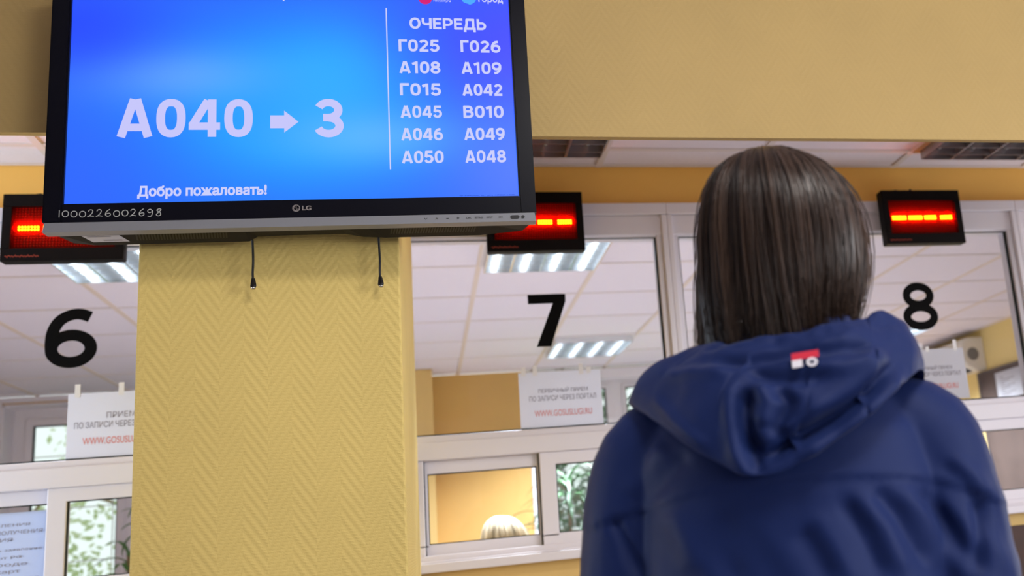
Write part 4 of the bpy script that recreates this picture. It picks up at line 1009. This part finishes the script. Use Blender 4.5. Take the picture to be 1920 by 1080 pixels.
# trousers and shoes
b = BM()
loft(b, [(CX, 0, -0.50, .165, .112), (CX, 0, -0.42, .172, .118), (CX, 0, -0.30, .165, .11)])
for s_ in (-1, 1):
    tube(b, [(CX + s_ * .085, 0, -0.42), (CX + s_ * .095, 0.01, -0.60), (CX + s_ * .098, 0.012, -0.80), (CX + s_ * .10, -0.008, -0.97), (CX + s_ * .102, -0.01, -1.19)], [0.10, 0.092, 0.074, 0.068, 0.062], 18)
me = remeshed(b, 0.008, 4); part('trousers', me, M_trouser, visitor, VF)
for s_ in (-1, 1):
    b = BM(); ell(b, (CX + s_ * .105, 0.05, -1.215), (0.050, 0.135, 0.046)); box(b, CX + s_ * .105 - .044, CX + s_ * .105 + .044, -0.075, 0.165, -1.2495, -1.225, 0.01)
    for v in b.verts: v.co.z = max(v.co.z, -1.2495)
    me = remeshed(b, 0.006, 4)
    a = arr(me); a[:, 2] = np.maximum(a[:, 2], -1.2498); put(me, a); part('shoe', me, M_shoe, visitor, VF)

# jacket: torso and sleeves as one shell
b = BM()
loft(b, [(CX, 0.005, -0.50, .190, .135), (CX, 0.005, -0.40, .186, .133), (CX, 0, -0.22, .172, .128), (CX, 0, -0.08, .172, .130), (CX, 0, 0.02, .175, .128), (CX, 0, 0.08, .168, .115), (CX, 0, 0.125, .140, .098), (CX + .008, 0, 0.165, .100, .082), (CX + .015, 0, 0.20, .078, .072), (CX + .014, 0.012, 0.203, .087, .080), (CX + .014, 0.012, 0.222, .086, .080)], 2.3, 56)
for s_ in (-1, 1):
    sh = 0.0 if s_ < 0 else 0.0
    tube(b, spl([(CX + s_ * .10, 0, 0.10), (CX + s_ * .162, 0, 0.074), (CX + s_ * .184, 0.002, -0.015), (CX + s_ * .189, 0.003, -0.10), (CX + s_ * .192, 0.01, -0.22), (CX + s_ * .194, 0.03, -0.34), (CX + s_ * .194, 0.052, -0.45)], 5),
         [0.058 + 0.004 * min(1, i / 8) - 0.020 * max(0, (i - 14) / 16) for i in range(31)], 22)
me = remeshed(b, 0.0048, 5)
a = arr(me); nn = nrm(me); P2 = a[:, [0, 2]].copy()
back = np.clip(-nn[:, 1] * 1.6 + 0.15, 0, 1)
disp = np.zeros(len(a))
yoke = [(-0.245, 0.012), (-0.151, 0.028), (-0.075, 0.034), (0.0, 0.031), (0.065, 0.026), (0.110, 0.018), (0.165, -0.004)]
d, tt, sd = pdist(P2, yoke)
disp += back * (np.where(sd > 0, 0.0018, -0.0022) * np.clip(d / 0.004, 0, 1) * np.exp(-d / 0.05) - 0.0016 * np.exp(-(d / 0.003) ** 2))
for pl, wd, amp in FOLDS: disp += back * ridge(P2, pl, wd, amp * 0.75)
below = np.clip((0.02 - P2[:, 1]) / 0.05, 0, 1) * np.clip((0.30 + P2[:, 0]) / 0.1, 0, 1)
diag = (P2[:, 0] * 0.86 + P2[:, 1] * 0.5)
nv = nz(np.c_[diag * 34, (P2[:, 0] * .5 - P2[:, 1] * .86) * 7, a[:, 1] * 6], 1.0)
disp += back * below * 0.0042 * nv
nv2 = nz(a, 9.0, 4.0); disp += 0.0035 * nv2
arm = np.clip((np.abs(P2[:, 0] - CX) - 0.15) / 0.04, 0, 1) * np.clip((0.05 - P2[:, 1]) / 0.06, 0, 1)
nv3 = nz(np.c_[a[:, 0] * 10, a[:, 1] * 10, a[:, 2] * 30 + a[:, 0] * 16], 1.0, 2.0); disp += arm * 0.004 * nv3
a += nn * disp[:, None]; put(me, a)
jacket = part('jacket', me, M_jacket, visitor, VF)
# yoke stitching
# hood lying on the shoulders
def curve3(pts, n): 
    q = spl(pts, 24); m_ = len(q) - 1
    return [q[int(round(m_ * i / n))] for i in range(n + 1)]
TT = [(-.105, .115, .10), (-.132, .05, .178), (-.128, -.02, .199), (-.090, -.078, .192), (-.025, -.100, .189), (.035, -.090, .199), (.072, -.045, .208), (.083, .02, .196), (.045, .115, .10)]
BB = [(-.13, .150, .055), (-.222, .055, .128), (-.226, -.03, .142), (-.162, -.118, .090), (-.076, -.152, .037), (.002, -.146, .071), (.066, -.122, .110), (.117, -.035, .138), (.085, .150, .055)]
NU, NV = 200, 64
Tc, Bc = curve3(TT, NU), curve3(BB, NU)
cen = Vector((CX + .03, 0.02, 0.05)); V = []
for j in range(NV + 1):
    v = j / NV
    for i in range(NU + 1):
        p = Tc[i].lerp(Bc[i], v); o_ = (p - cen); o_.normalize(); n_ = Vector((o_.x, o_.y, 0.55)).normalized()
        u = i / NU; env = sin(pi * min(1, max(0, u))) ** .5
        p = p + n_ * (0.026 * env * (sin(pi * min(1, v * .94 + .06)) ** 0.75)); V.append(p)
TK = 12
for j in range(1, TK + 1):                      # hem turned under, back to the jacket
    q = j / TK
    for i in range(NU + 1):
        e = Bc[i]; inn = Vector((cen.x + (e.x - cen.x) * .78, cen.y + (e.y - cen.y) * .70, e.z + 0.022))
        V.append(e.lerp(inn, q) + Vector((0, 0, -0.006 * sin(pi * q))))
for j in range(1, TK + 1):                      # collar turned in towards the neck
    q = j / TK
    for i in range(NU + 1):
        e = Tc[i]; inn = Vector((CX + .02 + (e.x - CX - .02) * .80, e.y * .80, e.z - 0.035)); V.append(e.lerp(inn, q) + Vector((0, 0, 0.007 * sin(pi * q))))
W_ = NU + 1; Fc = []
def strip_(r0, r1):
    for i in range(NU): Fc.append((r0 + i, r0 + i + 1, r1 + i + 1, r1 + i))
for j in range(NV + TK): strip_(j * W_, (j + 1) * W_)
prev = 0
for j in range(TK):
    r1 = (NV + TK + 1 + j) * W_
    for i in range(NU): Fc.append((r1 + i, r1 + i + 1, prev + i + 1, prev + i))
    prev = r1
me = bpy.data.meshes.new('hood'); me.from_pydata([tuple(p) for p in V], [], Fc); me.update()
bb = bmesh.new(); bb.from_mesh(me); bmesh.ops.recalc_face_normals(bb, faces=bb.faces); bb.to_mesh(me); bb.free()
a = arr(me); nn = nrm(me)
if (nn[:, 1] * (a[:, 1] + 0.02)).sum() < 0: nn = -nn; me.flip_normals()
# where each point appears on the back plane, seen from the street side: plain (s, z)
P2 = a[:, [0, 2]].copy(); disp = np.zeros(len(a)); back = np.clip(-nn[:, 1] * 1.5 + 0.25, 0, 1)
for pl, wd, amp in HOOD: disp += back * ridge(P2, pl, wd, amp * 1.25, True)
disp += 0.006 * nz(a, 14.0, 1.3) + 0.0025 * nz(a, 38.0, 6.3)
dT, _, _ = pdist(P2, [(p[0], p[2]) for p in TT[1:-1]])
disp += np.exp(-(dT / 0.02) ** 2) * 0.004 * nz(a, 60.0, 3.3)
a += nn * disp[:, None]; put(me, a)
hood = part('hood', me, M_jacket, jacket, VF)
md = hood.modifiers.new('smooth', 'SMOOTH'); md.factor = 0.5; md.iterations = 2
# little sewn-in label at the back of the collar
dep = -0.138
b = BM()
def lf(s_, z_, w_): return VF.o + VF.s * s_ + VF.w * w_ + Vector((0, 0, z_))
LBL = (lambda a_, c_, e=0.0: lf(-0.0305 + a_, 0.1475 + c_, LABEL_W - e + 0.012 * (c_ / 0.016) * 0.6))
b = BM(); b.faces.new([b.verts.new(LBL(a_, c_)) for a_, c_ in ((0, 0.0085), (0.0290, 0.0100), (0.0290, 0.0180), (0.0, 0.0165))]); lab1 = obj('woven_label', b, M_redlabel, hood)
b = BM()
b.faces.new([b.verts.new(LBL(a_, c_, 0.0003)) for a_, c_ in ((0, 0.0), (0.011, 0.0006), (0.011, 0.0089), (0.0, 0.0085))])
ribbon(b, lambda a_, c_, e=0: LBL(a_, c_, 0.0004), [(0.021 + 0.0045 * cos(k * pi / 8), 0.0048 + 0.0036 * sin(k * pi / 8)) for k in range(16)], 0.003, 0, True)
obj('label_lettering', b, M_whitelabel, hood)

def visitor_ends(phi):
    c_ = cos(phi); s_ = sin(phi)
    if abs(phi) > 2.2: return HD[2] + 0.035
    if abs(phi) > 1.75: return HD[2] - 0.02 - 0.12 * (2.2 - abs(phi)) / .45
    return 0.209 - (0.006 if s_ < 0 else -0.004) * abs(s_) + 0.012 * noise.noise(Vector((phi * 8, 2.2, 8.1))) + 0.009 * noise.noise(Vector((phi * 21, 4.2, 1.1)))
M_hair = hairmat('dark brown hair', (56, 41, 32), 0.3, 0.38)
hair(visitor, VF, HD, M_hair, visitor_ends, 0.0985, 0.114, 0.105, 0.124, 5600, 21, 0.00095, -0.012, 2.2, (0.45, 1.75), 'hair', (-0.03, 0.34), 0.10)

# ---- the clerk behind window 7: only the crown of a blond head shows
CF = Frame((0.316, 4.42, 0), pi)
clerk = thing('person', 'seated person behind window 7, only a pale blond head of hair showing', 'person', (0.316, 4.42, -ZO))
CH = (0.0, 0.0, -0.015)
b = BM(); head_shape(b, CH)
tube(b, [(0, -0.02, -0.26), (0, -0.01, -0.16), (0, 0.0, -0.08)], [0.06, 0.052, 0.05], 14)
loft(b, [(0, -.03, -0.78, .17, .12), (0, -.03, -0.60, .15, .11), (0, -.03, -0.42, .165, .105), (0, -.03, -0.30, .16, .09), (0, -.02, -0.23, .07, .055)])
for s_ in (-1, 1):
    tube(b, [(s_ * .155, -.03, -0.31), (s_ * .20, 0.0, -0.50), (s_ * .19, 0.16, -0.56), (s_ * .12, 0.26, -0.55)], [0.045, 0.042, 0.034, 0.026], 12)
    hand(b, (s_ * .115, 0.275, -0.55), s_, Vector((-s_ * .3, 1, -0.1)))
    tube(b, [(s_ * .085, -.03, -0.76), (s_ * .10, 0.18, -0.74), (s_ * .11, 0.36, -0.74), (s_ * .11, 0.37, -1.0), (s_ * .11, 0.35, -1.20)], [0.085, 0.078, 0.058, 0.05, 0.038], 12); ell(b, (s_ * .115, 0.41, -1.217), (0.04, 0.11, 0.032))
part('body', remeshed(b, 0.007, 4), M_skin, clerk, CF)
b = BM(); loft(b, [(0, -.03, -0.80, .185, .135), (0, -.03, -0.60, .165, .125), (0, -.03, -0.42, .18, .12), (0, -.03, -0.29, .17, .10), (0, -.02, -0.22, .085, .07)])
for s_ in (-1, 1): tube(b, [(s_ * .14, -.03, -0.31), (s_ * .20, 0.0, -0.50), (s_ * .19, 0.15, -0.56)], [0.06, 0.056, 0.046], 14)
part('cardigan', remeshed(b, 0.008, 4), M_cardigan, clerk, CF)
M_blond = hairmat('pale blond hair', (214, 198, 168), 0.4, 0.4)
hair(clerk, CF, CH, M_blond, lambda p: (CH[2] - 0.03 if abs(p) > 2.2 else -0.17 + 0.02 * abs(p)), 0.093, 0.112, 0.108, 0.118, 1500, 33, 0.0014, 0.02, 2.2, (0.62, 1.1), 'hair', (0.05, 0.05))
t = thing('office_chair', 'dark office chair under the blond clerk behind window 7', 'chair', (0.316, 4.46, -ZO))
b = BM(); box(b, 0.316 - .23, 0.316 + .23, 4.20, 4.66, -0.90, -0.835, 0.02); obj('seat', b, M_chair, t)
b = BM(); box(b, 0.316 - .21, 0.316 + .21, 4.64, 4.69, -0.72, -0.34, 0.02); obj('backrest', b, M_chair, t)
b = BM(); tube(b, [(0.316, 4.45, -0.90), (0.316, 4.45, -1.16)], 0.028, 12); obj('column', b, M_chrome, t, True)
b = BM(); tube(b, [(0.316, 4.63, -0.50), (0.316, 4.66, -0.66), (0.316, 4.64, -0.88), (0.316, 4.5, -0.905)], 0.016, 8); obj('back_stem', b, M_chair, t, True)
for k in range(5):
    a = k * 2 * pi / 5 + .3; b = BM(); tube(b, [(0.316, 4.45, -1.165), (0.316 + .27 * cos(a), 4.45 + .27 * sin(a), -1.19)], [0.022, 0.016], 8); lg = obj('leg', b, M_chair, t, True)
    b = BM(); tube(b, [(0.316 + .27 * cos(a) - .012, 4.45 + .27 * sin(a), -1.222), (0.316 + .27 * cos(a) + .012, 4.45 + .27 * sin(a), -1.222)], 0.0275, 14); obj('castor', b, M_chair, lg, True)
bpy.data.objects.remove(_to)
